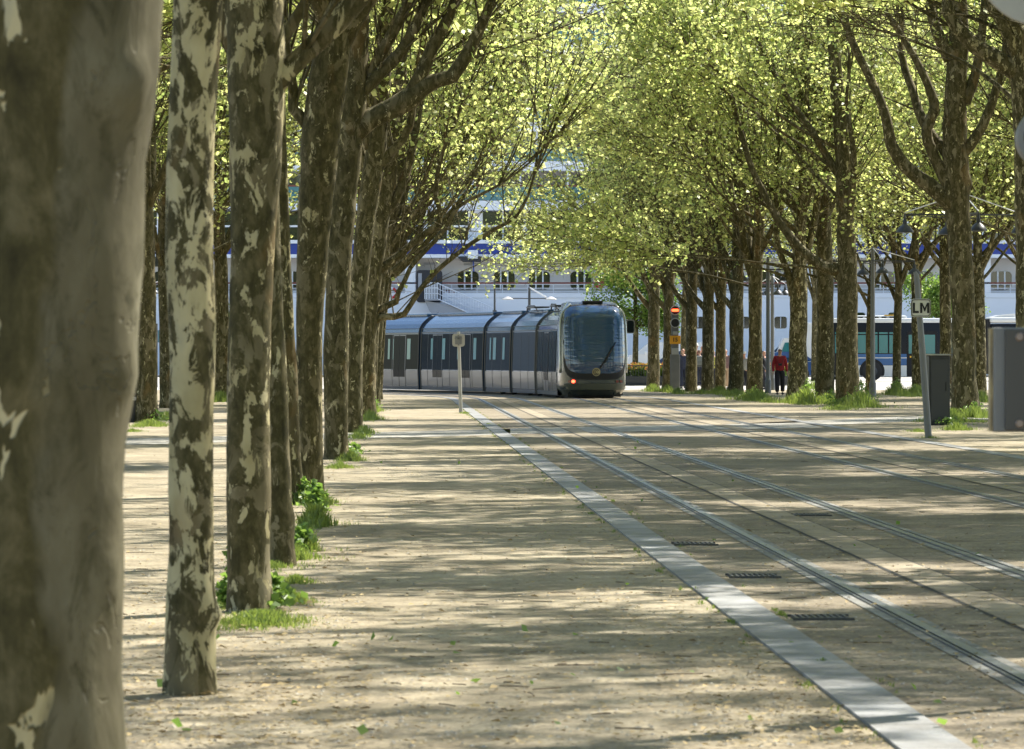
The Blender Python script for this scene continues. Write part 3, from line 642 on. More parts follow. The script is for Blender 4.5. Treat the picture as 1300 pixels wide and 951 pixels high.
rl = S()
for yy in (361, 366, 370.5): rl.box(XA, XB, 0.0, 0.03, sz_(yy) - .018, sz_(yy) + .018)
for k in range(100): rl.box(XA + k * 1.55, XA + k * 1.55 + .04, 0.0, 0.04, sz_(372), sz_(360))
local(rl.build('railing', mhull, ship))
hr = S(); hr.box(XA, XB, -0.03, 0.05, sz_(359.4) - .05, sz_(359.4) + .05); local(hr.build('handrail', mred, ship))
bb = S(); bb.box(XA, XB, -0.35, 2.0, sz_(323), sz_(309.5)); local(bb.build('blue_band', mblue, ship))
bb = S(); bb.box(XA, XB, -0.45, 2.0, sz_(327.5), sz_(323.1)); bb.box(XA, XB, -0.45, 16, sz_(309.4), sz_(305)); local(bb.build('deck_edge', mhull, ship))
# upper decks: glazed balcony rows between white bands
deck_tops = []
yb = 305.0
for dk in range(9):
    yt = yb - 50
    if dk > 6: break
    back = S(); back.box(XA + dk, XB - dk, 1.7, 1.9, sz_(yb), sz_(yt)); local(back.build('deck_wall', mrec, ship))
    ed = S(); ed.box(XA + dk, XB - dk, -0.25, 16, sz_(yt + 12), sz_(yt)); local(ed.build('deck_edge', mhull, ship))
    gl = S(); fr = S(); x = XA + 2 + dk; i = 0
    while x < XB - 4 - dk:
        if dk == 0:
            gl.box(x, x + 2.5, 1.55, 1.68, sz_(yb - 1), sz_(yb - 38)); 
            fr.box(x + 2.5, x + 2.75, 1.45, 1.66, sz_(yb), sz_(yb - 38)); fr.box(x + 1.2, x + 1.3, 1.48, 1.54, sz_(yb), sz_(yb - 38)); fr.box(x, x + 2.5, 1.47, 1.53, sz_(yb - 20), sz_(yb - 17.5))
            if i % 3 == 2: fr.box(x + 2.75, x + 3.4, 1.3, 1.69, sz_(yb), sz_(yb - 38)); x += 0.65
            x += 2.75
        else:
            gl.box(x + .3, x + 2.3, 1.6, 1.68, sz_(yb - 1), sz_(yb - 33)); fr.box(x - .06, x + .06, -0.1, 1.69, sz_(yb), sz_(yb - 38))
            fr.box(x + 1.25, x + 1.33, 1.52, 1.59, sz_(yb), sz_(yb - 33)); x += 2.9
        i += 1
    tag(local(gl.build('deck_windows', mgl if dk != 3 else mteal, ship)), kind='stuff'); tag(local(fr.build('deck_frames', mhull, ship)), kind='stuff')
    if dk:
        pn = S(); pn.box(XA + dk, XB - dk, -0.12, -0.08, sz_(yb), sz_(yb - 18)); local(pn.build('balcony_glass', mteal, ship))
        pr = S(); pr.box(XA + dk, XB - dk, -0.15, -0.04, sz_(yb - 18), sz_(yb - 20)); local(pr.build('balcony_rail', mred, ship))
    yb = yt
fn = S(); fn.box(-4, 10, 5, 12, sz_(yb), sz_(yb - 110), 0.8); local(fn.build('funnel', mblue, ship))
# hull windows low on the side
xl = [sx_(x) for x in (838, 846, 886, 992, 1094, 1134, 1245, 1200, 1050, 940, 1280)]
for x, ww in [(838, .5), (846.5, .3), (886, .75), (991, .75), (1092, .6), (1134, .6), (1245, .5), (1178, .6), (1040, .7), (944, .7)]:
    b = S(); b.prism(rrect(sx_(x), (sz_(402) + sz_(417)) / 2 + (0.25 if x > 1060 else 0) , ww, 0.72, 0.14, 4), -0.02, .06); o = local(b.build('porthole', mgl, ship, recalc=True))
    b = S(); b.box(sx_(x) - .02, sx_(x) + .02, -.045, -.024, sz_(416), sz_(403)); b.build('mullion', mhull, o)
for x, y in ((209, 427), (203, 427)):
    b = S(); b.prism(rrect(sx_(x), sz_(y), .42, .75, .12, 4), -0.02, .06); local(b.build('porthole', mteal, ship, recalc=True))
# boarding door, gangway, lifebuoy, davit boxes, vents
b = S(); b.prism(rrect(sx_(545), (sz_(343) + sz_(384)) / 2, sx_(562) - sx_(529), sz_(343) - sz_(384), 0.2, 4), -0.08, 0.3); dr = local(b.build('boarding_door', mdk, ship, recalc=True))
b = S(); b.box(sx_(531), sx_(535.5), -0.12, -0.085, sz_(368), sz_(347)); b.build('notice_board', msh, dr)
b = S(); b.box(sx_(564), sx_(577), 1.5, 1.58, sz_(379), sz_(368)); local(b.build('wood_panel', mred, ship))
b = S(); b.box(sx_(756), sx_(768), 1.4, 1.58, sz_(366), sz_(353)); local(b.build('red_locker', mredp, ship))
lb = S(); c = (sx_(497), -0.12, sz_(372)); pr_, pw = 0.29, 0.075
for k in range(4):
    seg = []
    for j in range(5):
        a = math.radians(k * 90 + 10 + j * 15); seg.append((c[0] + pr_ * math.cos(a), c[1], c[2] + pr_ * math.sin(a)))
    lb.tube(seg, pw, 8)
o = local(lb.build('lifebuoy', mredp, ship, smooth=True)); lw = S(); lw.lathe([(pr_ - .06, -0.17), (pr_ + .065, -0.17), (pr_ + .065, -0.07), (pr_ - .06, -0.07)], (c[0], 0.0, c[2]), 20, 'Y'); 
lw2 = S()
seg = [(c[0] + pr_ * math.cos(i / 24 * 6.2832), c[1], c[2] + pr_ * math.sin(i / 24 * 6.2832)) for i in range(25)]; lw2.tube(seg, 0.068, 8); lw2.build('lifebuoy_ring', mhull, o, smooth=True)
for x in (600, 741, 884, 420):
    b = S(); b.box(sx_(x - 6), sx_(x + 7), -1.0, -0.46, sz_(329), sz_(318), 0.05); b.tube([(sx_(x - 9), -.8, sz_(325)), (sx_(x - 6), -.8, sz_(321)), (sx_(x + 2), -.8, sz_(324))], .07, 6)
    o = local(b.build('davit', mhull, ship)); b = S(); b.prism([(sx_(x - 20), sz_(326)), (sx_(x + 12), sz_(326)), (sx_(x + 10), sz_(332)), (sx_(x - 12), sz_(332))], -0.9, 1.4); b.build('davit_base', mdk, o, recalc=True)
    b = S(); b.tube([(sx_(x + 1), -.7, sz_(330)), (sx_(x + 1.5), -.7, sz_(345))], .05, 6); b.build('strap', mblue, o)
for x0, x1, y in ((537, 552, 333), (589, 600, 334)):
    b = S()
    for k in range(3): b.box(sx_(x0), sx_(x1), 1.52, 1.58, sz_(y + k * 1.0) - .012, sz_(y + k * 1.0) + .012)
    local(b.build('vent', msh, ship))
# gangway from the door down to the quay: a thing of its own
gw = empty('gangway', (sx_(556), YS - 1.2, sz_(381)), 0, 'grey railed gangway stair sloping down from the open ship door', 'gangway'); gb = Vector(gw.location)
def q(x, y, dy=0.0): return Vector((sx_(x), YS - 1.2 + dy, sz_(y))) - gb
pf = MB(); pf.box(q(540, 0).x, q(557, 0).x, -.7, .9, q(0, 382).z, q(0, 380).z); pf.build('landing', msh, gw)
rails = MB()
for dy in (-.68, .6):
    for x in np.linspace(540, 556, 9): rails.box(q(x, 0).x - .015, q(x, 0).x + .015, dy, dy + .03, q(0, 380).z, q(0, 359.5).z)
    for y in (359.5, 366, 373): rails.box(q(540, 0).x, q(557, 0).x, dy, dy + .04, q(0, y).z - .02, q(0, y).z + .02)
rails.build('landing_rail', mhull, gw)
sr = MB(); stp = MB(); E = (640, 408 + 4)
for dy in (-.5, .5):
    for o_, r_ in ((0, .035), (-7, .016), (-13, .016), (-20, .03)):
        sr.tube([q(556, 380 + o_, dy), q(E[0] - 10, E[1] + o_ + 1, dy)], r_, 6)
    for k in range(24):
        t = k / 23; x = 556 + (E[0] - 10 - 556) * t; y = 380 + (E[1] + 1 - 380) * t; sr.tube([q(x, y, dy), q(x, y - 20, dy)], 0.013, 5)
sr.build('stair_rail', mhull, gw)
for k in range(22):
    t = k / 21; x = 556 + (E[0] - 10 - 556) * t; y = 380 + (E[1] + 1 - 380) * t; p = q(x, y); stp.box(p.x - .12, p.x + .12, -.5, .5, p.z - .02, p.z)
stp.build('steps', msh, gw)
hb = MB(); hb.prism([(q(540, 0).x, q(0, 382).z), (q(572, 0).x, q(0, 388).z), (q(604, 0).x, q(0, 400).z), (q(566, 0).x, q(0, 401).z), (q(558, 0).x, q(0, 396).z), (q(552, 0).x, q(0, 401).z), (q(546, 0).x, q(0, 396).z)], -.4, .5)
hb.build('hoist_bracket', msh, gw, recalc=True)
pw_ = MB(); pw_.box(-.3, .5, -.5, .5, -4.2 - 0.0, -1.2 * 0 - 3.0); 
# ------------------------------------------------------------------ tram
mbody = mat('tram_grey', (0.07, 0.088, 0.092), 0.22, 0.3, spec=0.6, coat=0.6); mpan = mat('tram_silver', (0.115, 0.125, 0.15), 0.3, 0.3, coat=0.2)
mroof = mat('tram_roof_blue', (0.022, 0.07, 0.15), 0.25, 0.1, coat=0.4); mskirt = mat('tram_skirt', (0.02, 0.04, 0.075), 0.35, coat=0.3)
mwin = mat('tram_glass', (0.010, 0.016, 0.020), 0.12, spec=0.02)
mscr = mat('tram_windscreen', (0.014, 0.055, 0.14), 0.04, spec=0.8, coat=0.6)
for _n in [mscr.node_tree]:
    _tc = _n.nodes.new('ShaderNodeTexCoord'); _mp = _n.nodes.new('ShaderNodeMapping'); _mp.inputs['Scale'].default_value = (.5, .5, 3.2); _nz = _n.nodes.new('ShaderNodeTexNoise'); _nz.inputs['Scale'].default_value = 2.6; _nz.inputs['Detail'].default_value = 2
    _bp = _n.nodes.new('ShaderNodeBump'); _bp.inputs['Strength'].default_value = 0.35; _bp.inputs['Distance'].default_value = 0.05
    _n.links.new(_tc.outputs['Object'], _mp.inputs[0]); _n.links.new(_mp.outputs[0], _nz.inputs['Vector']); _n.links.new(_nz.outputs[0], _bp.inputs['Height']); _n.links.new(_bp.outputs[0], _n.nodes['Principled BSDF'].inputs['Normal']); _n.links.new(_bp.outputs[0], _n.nodes['Principled BSDF'].inputs['Coat Normal'])
mbel = mat('bellows', (0.015, 0.015, 0.017), 0.7); mframe = mat('joint_frame', (0.07, 0.072, 0.075), 0.35, 0.3)
mdaylight = mat('painted_see_through', (0.13, 0.30, 0.32), 0.1, spec=0.4); mlamp = mat('tail_lamp_lit', (0.6, 0.02, 0.01), 0.3, emit=(1.0, 0.05, 0.02), estr=6); mlampo = mat('tail_lamp', (0.12, 0.008, 0.01), 0.2, coat=1)
mgold = mat('pale_gold', (0.42, 0.36, 0.20), 0.4); msilv = mat('bright_trim', (0.55, 0.57, 0.57), 0.25, 0.7)
tram = empty('tram', pathpt(3.0, VC), 0, 'dark grey articulated tram curving away to the left on its track', 'tram'); T_O = Vector(tram.location)
HWD, ZS = 1.2, 0.10
def sect(z):                                          # half width at height z
    if z < 0.9: return 1.16 + 0.04 * (z / 0.9)
    if z < 2.45: return 1.20 - 0.05 * ((z - 0.9) / 1.55)
    if z < 3.12: t = (z - 2.45) / 0.67; return 1.15 - 0.55 * t * t
    return 0.60
modules = []; t = 3.0; LNS = [7.75, 4.6, 4.1, 8.2, 7.4]
for L in LNS:
    a, b = pathpt(t, VC), pathpt(t + L, VC); modules.append((a, b, L)); t += L + 0.30
zs_body = [ZS, 0.24, 0.245, 0.92, 0.925, 2.40, 2.45, 2.62, 2.8, 2.95, 3.06, 3.12]
def shell(mb, y0, y1, z0, z1, off=0.0, sides=(-1, 1)):
    zz = [z0] + [z for z in zs_body if z0 < z < z1] + [z1]
    for s in sides:
        for i in range(len(zz) - 1):
            w0, w1 = sect(zz[i]) + off, sect(zz[i + 1]) + off
            v = [(s * w0, y0, zz[i]), (s * w0, y1, zz[i]), (s * w1, y1, zz[i + 1]), (s * w1, y0, zz[i + 1])]
            mb.add(v, [(0, 1, 2, 3)] if s > 0 else [(3, 2, 1, 0)])
def slab(mb, y0, y1, z0, z1, off, th=0.03, sides=(-1, 1)):   # a panel with thickness on the car side
    zz = [z0] + [z for z in zs_body if z0 < z < z1] + [z1]; n = len(zz)
    for s in sides:
        v = []
        for y in (y0, y1):
            for o_ in (off, off - th): v += [(s * (sect(z) + o_), y, z) for z in zz]
        f = []
        for i in range(n - 1):
            f += [(i, i + 1, 2 * n + i + 1, 2 * n + i), (n + i + 1, n + i, 3 * n + i, 3 * n + i + 1), (i, n + i, n + i + 1, i + 1), (2 * n + i + 1, 3 * n + i + 1, 3 * n + i, 2 * n + i)]
        f += [(0, 2 * n, 3 * n, n), (n - 1, 2 * n - 1, 4 * n - 1, 3 * n - 1)]
        mb.add(v, f)
def nose_L(z):
    if z < 0.35: return 1.25 + 0.35 * (z - 0.1) / 0.25
    if z < 1.2: return 1.60 + 0.05 * (z - .35) / .85
    if z < 2.7: return 1.65 - 0.28 * ((z - 1.2) / 1.5) ** 1.5
    t_ = min(1, (z - 2.7) / 0.72); return 1.37 - 0.80 * t_ ** 2.2
def nose_w(z):
    if z < 0.35: return 1.02 + 0.16 * (z - 0.1) / 0.25
    if z < 2.5: return 1.18 + 0.02 * math.sin((z - .35) / 2.15 * 3.14)
    t_ = min(1, (z - 2.5) / 0.92); return 1.18 - 0.33 * t_ ** 2.4
NEXP = 3.6
def nose_y(x, z):
    q_ = min(0.9995, abs(x) / nose_w(z)); return 1.65 - nose_L(z) * (1 - q_ ** NEXP) ** (1 / NEXP)
for mi, (a, b, L) in enumerate(modules):
    d = (b - a).normalized(); rz = math.atan2(-d.x, d.y)
    car = bpy.data.objects.new('carriage', None); COL.objects.link(car); car.parent = tram; car.location = a - T_O; car.rotation_euler = (0, 0, rz)
    y0 = 1.65 if mi == 0 else 0.0
    long_ = L > 6
    bd = MB(); shell(bd, y0, L, ZS, 3.12); bd.add([(-.6, y0, 3.12), (.6, y0, 3.12), (.6, L, 3.12), (-.6, L, 3.12)], [(0, 1, 2, 3)])
    bd.add([(-1.16, y0, .1), (1.16, y0, .1), (1.16, L, .1), (-1.16, L, .1)], [(3, 2, 1, 0)])
    for yy in ((L,) if mi == 0 else (0, L)):
        pr = [(-sect(z), z) for z in zs_body] + [(sect(z), z) for z in zs_body[::-1]]
        bd.add([(x, yy, z) for x, z in pr], [tuple(range(len(pr)))])
    body = bd.build('body', mbody if mi == 0 else mroof, car, smooth=True)
    p = MB(); slab(p, y0 + .05, L - .05, 0.26, 0.90, 0.012); p.build('lower_panel', mpan if mi else mbody, car)
    p = MB(); slab(p, y0 + .05, L - .05, 0.10, 0.235, 0.008); p.build('skirt', mskirt, car)
    p = MB(); slab(p, y0 + (.0 if mi else .35), L - .04, 0.94, 2.38, 0.014)
    nwb = len(p.f)
    k = y0 + 1.4
    while k < L - .5:
        slab(p, k - .012, k + .012, 0.26, 2.38, 0.020, 0.01); k += 1.45
    wb = p.build('window_band', mwin, car); wb.data.materials.append(mframe)
    for q_ in wb.data.polygons[nwb:]: q_.material_index = 1
    if mi in (2, 3, 4):
        for k_ in ((.9, 1.25), (2.3, 2.75), (3.1, 3.3), (4.9, 5.6), (6.5, 6.8)):
            if k_[1] < L - .3:
                p = MB(); slab(p, k_[0], k_[1], 1.35, 2.2, 0.0225, 0.006, (-1,)); p.build('daylight_patch', mdaylight, wb)  # daylight seen through the glass, painted as opaque teal patches
    # doors: thin dark seams, glass leaf outlines, and the handrails seen through the glass
    doors = [(L * 0.28, 1.3), (L * 0.72, 1.3)] if long_ and mi else ([(L * .62, 1.3)] if mi == 0 else [])
    for (dc, dw) in doors:
        for sd_ in (-1, 1):
            dd = MB(); slab(dd, dc - dw / 2, dc + dw / 2, 0.24, 2.36, 0.022, 0.02, (sd_,)); do = dd.build('door', mpan, car)
            for g0, g1 in ((dc - dw / 2 + .05, dc - .02), (dc + .02, dc + dw / 2 - .05)):
                gg = MB(); slab(gg, g0, g1, 0.62, 2.32, 0.028, 0.02, (sd_,)); gg.build('door_glass', mwin, do)
            gg = MB(); slab(gg, dc - .012, dc + .012, 0.24, 2.36, 0.030, 0.02, (sd_,)); gg.build('door_seam', mbel, do)
    tr = MB(); slab(tr, y0, L, 2.42, 2.455, 0.018); slab(tr, y0, L, 2.60, 2.625, 0.014); tr.build('rain_strip', mframe, car)
    if not long_ or mi == 0:
        wl = MB()
        for yy in ((3.4, 5.0) if mi == 0 else (L / 2 - .9, L / 2 + .9)):
            for s in (-1, 1): wl.lathe([(0.28, -.07), (0.30, -.05), (0.30, .05), (0.28, .07)], (s * .75, yy, 0.30), 18, 'X')
        wl.build('wheel', mbel, car)
    # roof equipment
    rf = MB(); rf.box(-.62, .62, y0 + .5, L - .5, 3.115, 3.115 + (0.12 if mi else 0.2), .04); rf.build('roof_fairing', mroof if mi else mbody, car)
    if mi in (0, 1):
        gr = MB(); 
        gr.tube([(-.7, L - 2.6, 3.18), (-.75, L - 2.2, 3.38), (-.75, L - 1.0, 3.40), (-.7, L - .5, 3.2)], .03, 6)
        gr.box(-.8, -.2, L - 2.4, L - .8, 3.30, 3.36, .02); gr.build('roof_rack', mframe, car)
    if mi < len(modules) - 1:
        a2 = modules[mi + 1][0]; c0 = b - T_O; c1 = a2 - T_O; be = MB(); n = 5
        d2 = (modules[mi + 1][1] - a2).normalized()
        for k in range(n):
            tt = (k + 0.0) / (n - 1); cc = c0.lerp(c1, tt); dv = d.lerp(d2, tt).normalized(); nr = Vector((dv.y, -dv.x, 0)); off = -0.02 if k % 2 else -0.06
            pr = [(-(sect(z) + off), z) for z in zs_body] + [((sect(z) + off), z) for z in zs_body[::-1]]
            be.v += [tuple(cc + nr * x + Vector((0, 0, z + (-.03 if z > 3 else 0)))) for x, z in pr]
        m_ = len(zs_body) * 2
        for k in range(n - 1):
            for j in range(m_): be.f.append((k * m_ + j, k * m_ + (j + 1) % m_, (k + 1) * m_ + (j + 1) % m_, (k + 1) * m_ + j))
        be.build('bellows', mbel, tram)
        fr = MB(); 
        for (cc, dv) in ((c0 - d * .05, d), (c1 + d2 * .05, d2)):
            nr = Vector((dv.y, -dv.x, 0))
            pl = [cc + nr * (-(sect(z) + .01)) + Vector((0, 0, z + .005)) for z in zs_body] + [cc + nr * (sect(z) + .01) + Vector((0, 0, z + .005)) for z in zs_body[::-1]]
            fr.tube(pl, 0.035, 6)
        fr.build('joint_hoop', mframe, tram)
    if mi == 0:
        # rounded tail: skin lofted from horizontal rings
        ns = MB(); zz = [0.10, 0.16, 0.25, 0.35, 0.5, 0.7, 0.9, 1.2, 1.5, 1.8, 2.1, 2.4, 2.6, 2.8, 2.95, 3.08, 3.18, 3.27, 3.34, 3.39, 3.42]
        NA = 40
        for z in zz:
            for i in range(NA + 1):
                an = math.pi * (i / NA) - math.pi / 2
                sx2 = math.copysign(abs(math.sin(an)) ** (2 / NEXP), math.sin(an)); cy = abs(math.cos(an)) ** (2 / NEXP)
                yb_ = 1.65 if z < 3.1 else 1.65
                ns.v.append((nose_w(z) * sx2, 1.66 - nose_L(z) * cy, z))
        for j in range(len(zz) - 1):
            for i in range(NA):
                a_ = j * (NA + 1) + i; ns.f.append((a_, a_ + 1, a_ + NA + 2, a_ + NA + 1))
        ns.f.append(tuple((len(zz) - 1) * (NA + 1) + i for i in range(NA + 1)))
        tail = ns.build('tail_cab', mbody, car, smooth=True)
        cp = MB(); cp.box(-.85, .85, 1.6, 3.2, 3.12, 3.40, .08); cp.build('cab_roof', mbody, car, smooth=True)
        def drape(mb, cx, cz, hw, hh, ex, off, nr=10, na=48, bot=1.0):
            base = len(mb.v)
            for r in range(nr + 1):
                rr_ = r / nr
                for k in range(na):
                    an = 2 * math.pi * k / na; c_, s_ = math.cos(an), math.sin(an)
                    ux = math.copysign(abs(c_) ** (2 / ex), c_) * rr_; uz = math.copysign(abs(s_) ** (2 / ex), s_) * rr_
                    z = cz + hh * uz; wx = hw * (1 - (1 - bot) * max(0, -uz) ** 2); x = cx + wx * ux; mb.v.append((x, nose_y(x, z) - off, z))
            for r in range(nr):
                for k in range(na):
                    a_, b2 = base + r * na + k, base + r * na + (k + 1) % na; mb.f.append((a_, b2, b2 + na, a_ + na))
        dm = MB(); drape(dm, 0, 1.99, 1.115, 1.33, 6, 0.010, bot=.97); dm.build('glass_surround', mbel, tail, smooth='all')
        dm = MB(); drape(dm, 0, 2.08, 1.065, 1.20, 5.5, 0.018, 16, 64); dm.build('rear_window', mscr, tail, smooth='all')
        dm = MB(); drape(dm, 0, 0.93, 0.145, 0.145, 2, 0.026, 4, 24); em = dm.build('emblem', mgold, tail)
        dm = MB()
        for r_, n_ in ((0.10, 20), (0.05, 14)):
            dm.tube([(r_ * math.cos(k / n_ * 5.2 + .5), nose_y(0, 0.93) - .03, .93 + r_ * math.sin(k / n_ * 5.2 + .5)) for k in range(n_ + 1)], 0.014, 5)
        dm.build('emblem_mark', mbel, em)
        for (x, mm) in ((-0.80, mlamp), (0.76, mlampo), (0.92, mlampo), (-0.92, mlampo)):
            dm = MB(); drape(dm, x, 0.60, 0.06, 0.05, 2.4, 0.028, 3, 16); dm.build('tail_light', mm, tail)
        bp_ = MB(); bp_.v = []; 
        for z, o_ in ((0.30, 0.0), (0.31, .05), (0.52, .05), (0.53, 0.0)):
            for i in range(25):
                x = -1.08 + 2.16 * i / 24; bp_.v.append((x, nose_y(x, z) - o_, z))
        for j in range(3):
            for i in range(24): a_ = j * 25 + i; bp_.f.append((a_, a_ + 1, a_ + 26, a_ + 25))
        bp_.build('bumper', mat('olive_bumper', (0.075, 0.085, 0.07), 0.4, coat=.2), tail, smooth=True)
        wi = MB(); wi.tube([(0.0 + .12, nose_y(.1, 1.02) - .05, 1.05), (.35, nose_y(.35, 1.45) - .06, 1.42), (.62, nose_y(.6, 1.8) - .05, 1.85)], 0.028, 6); wi.tube([(.3, nose_y(.3, 1.3) - .07, 1.25), (.72, nose_y(.7, 1.9) - .05, 2.0)], 0.015, 5); wi.build('wiper', mbel, tail)
        for s in (-1, 1):
            tp = MB(); pts = [(s * (nose_w(z) * .985 + .0), nose_y(nose_w(z) * .975, z) - .015, z) for z in np.linspace(0.9, 3.05, 14)] + [(s * .78, nose_y(.78, 3.3), 3.33)]
            tp.tube(pts, 0.045, 8); tp.build('corner_trim', msilv, tail, smooth='all')
        dm = MB(); dm.box(-.36, .36, 0.9, 1.3, 3.36, 3.45, .03); dm.build('roof_vent', mbel, tail)
        mr = MB(); mr.tube([(1.15, 1.75, 2.78), (1.32, 1.70, 2.78)], .03, 6); mr.prism(rrect(1.44, 2.55, .32, .5, .1, 5), 1.62, 1.80); mo = mr.build('side_mirror', mbody, car, recalc=True, smooth=True)
        mg = MB(); mg.prism(rrect(1.445, 2.54, .24, .42, .07, 5), 1.605, 1.618); mg.build('mirror_glass', mwin, mo, recalc=True)
        un = MB(); un.box(-.95, .95, .55, 7.4, 0.05, 0.16); un.box(.45, .7, .7, .95, -0.0, .2); un.box(-.7, -.5, .7, .95, 0.0, .2); un.build('underframe', mbel, car)
# ------------------------------------------------------------------ bus, cars
def text_mesh(s, size, depth=0.004, weight=0.0):
    cu = bpy.data.curves.new('t', 'FONT'); cu.body = s; cu.size = size; cu.align_x = 'CENTER'; cu.align_y = 'CENTER'; cu.extrude = depth; cu.offset = weight
    o = bpy.data.objects.new('t', cu); COL.objects.link(o); dg = bpy.context.evaluated_depsgraph_get()
    me = bpy.data.meshes.new_from_object(o.evaluated_get(dg)); bpy.data.objects.remove(o); bpy.data.curves.remove(cu); return me
def put_text(name, s, size, loc, m, parent, rot=(math.pi / 2, 0, 0), weight=0.0, sx=1.0):
    me = text_mesh(s, size, 0.004, weight); o = link(name, me, m, parent); o.location = loc; o.rotation_euler = rot; o.scale = (sx, 1, 1); return o
mbusw = mat('bus_white', (0.68, 0.69, 0.68), 0.35, coat=.3); mbusd = mat('bus_dark', (0.012, 0.014, 0.018), 0.3, spec=.2); mbusb = mat('bus_blue', (0.015, 0.10, 0.28), 0.35, coat=.3)
mbusg = mat('bus_glass_teal', (0.025, 0.17, 0.18), 0.08, spec=.9); mamber = mat('amber', (0.8, 0.45, 0.03), 0.4)
YB = 200.0; sb = F / YB
bus = empty('city_bus', (PX(1038, YB), YB, gz(YB)), 0, 'articulated dark and white city bus with a blue stripe behind the right trees', 'bus')
bo = Vector(bus.location); bo.y = YB
def bx(x): return PX(x, YB) - bo.x
def bz(y): return PZ(y, YB) - bo.z
W0, W1 = 0.0, 2.5
b = MB(); b.box(0, bx(1240), W0, W1, bz(476), bz(409), .12); body = b.build('body', mbusd, bus, smooth=True)
b = MB(); b.box(0.05, bx(1240), W0 + .05, W1 - .05, bz(412), bz(404), .08); b.build('roof', mbusw, bus, smooth=True)
b = MB(); b.box(bx(1085), bx(1152), .3, 2.2, bz(404.2), bz(400.5), .08); rp = b.build('roof_pod', mbusw, bus, smooth=True)
b = MB()
for k in range(5): b.box(bx(1090 + k * 10), bx(1096 + k * 10), .25, .4, bz(403.8), bz(402.2))
b.build('pod_vent', mbusd, rp); b = MB(); b.box(bx(1124), bx(1138), .3, .8, bz(400.6), bz(399.6)); b.build('pod_marker', mamber, rp)
for p_ in ((1064, 1093, 464), (1121, 1151, 464), (1038, 1058, 424)):
    b = MB(); b.box(bx(p_[0]), bx(p_[1]), -.02, .05, bz(478), bz(p_[2])); b.build('lower_panel', mbusw, bus)
b = MB(); b.box(bx(1064), bx(1151), -.015, .05, bz(463.7), bz(455)); b.box(bx(1064), bx(1151), -.018, .05, bz(453.6), bz(449.5)); b.box(bx(1160 + 33), bx(1240), -.015, .05, bz(463.7), bz(449.5)); b.build('blue_stripe', mbusb, bus)
b = MB(); b.box(bx(1064), bx(1151), -.014, .05, bz(454.9), bz(453.8)); b.build('white_line', mbusw, bus)
for x0, x1 in ((1060, 1067), (1069.5, 1087), (1089, 1099), (1101, 1114), (1116, 1127), (1129, 1137), (1139, 1144), (1153, 1158), (1173, 1187), (1196, 1214), (1217, 1236)):
    b = MB(); b.box(bx(x0), bx(x1), -.012, .03, bz(448.5), bz(425.5)); w_ = b.build('window', mbusg, bus)
    b = MB(); b.box(bx(x0), bx(x1), -.016, -.013, bz(421.8), bz(424.0)); b.build('vent_pane', mbusg, w_)
b = MB(); b.box(bx(1151.5), bx(1190), -.03, .05, bz(478), bz(420), .01); dd = b.build('door', mbusd, bus)
for p_ in ((1153.5, 1159), (1173, 1187)):
    b = MB(); b.box(bx(p_[0]), bx(p_[1]), -.036, -.031, bz(449), bz(425)); b.build('door_glass', mbusg, dd)
b = MB(); b.box(bx(1155), bx(1161), -.04, -.031, bz(454), bz(452)); b.build('warning_mark', mamber, dd)
for xw in (1107, 1062 - 0 if False else 1222):
    b = MB(); b.lathe([(0.46, -.01), (.48, .0), (.48, .25), (.46, .26)], (bx(xw), -.03, .48), 26, 'Y'); wh = b.build('wheel', M['black'], bus)
    b = MB(); b.lathe([(0.20, -.05), (.26, -.015), (.26, 0.0)], (bx(xw), -.03, .48), 20, 'Y'); b.build('hub', M['dkmetal'], wh)
    b = MB(); b.prism([(bx(xw) + .62 * math.cos(a), .48 + .62 * math.sin(a)) for a in np.linspace(-.35, math.pi + .35, 18)], -.024, .05); b.build('wheel_arch', mbusd, bus, recalc=True)
b = MB()
for k in range(8): x = bx(1240) + k * .085; b.box(x, x + .05, .05 + (.05 if k % 2 else 0), 2.4, .35, bz(405)); b.box(x + .05, x + .085, .12, 2.35, .38, bz(406))
b.build('bellows', M['black'], bus)
b = MB(); b.box(bx(1257), bx(1257) + 6.2, 0, 2.5, .35, bz(411), .1); b.build('rear_body', mbusd, bus, smooth=True); b = MB(); b.box(bx(1256.5), bx(1257) + 6.2, .03, 2.47, bz(410), bz(403), .1); b.prism([(bx(1257), bz(404)), (bx(1290), bz(404)), (bx(1290), bz(398)), (bx(1270), bz(400)), (bx(1258), bz(403))], .3, 2.2); b.build('rear_roof', mbusw, bus)

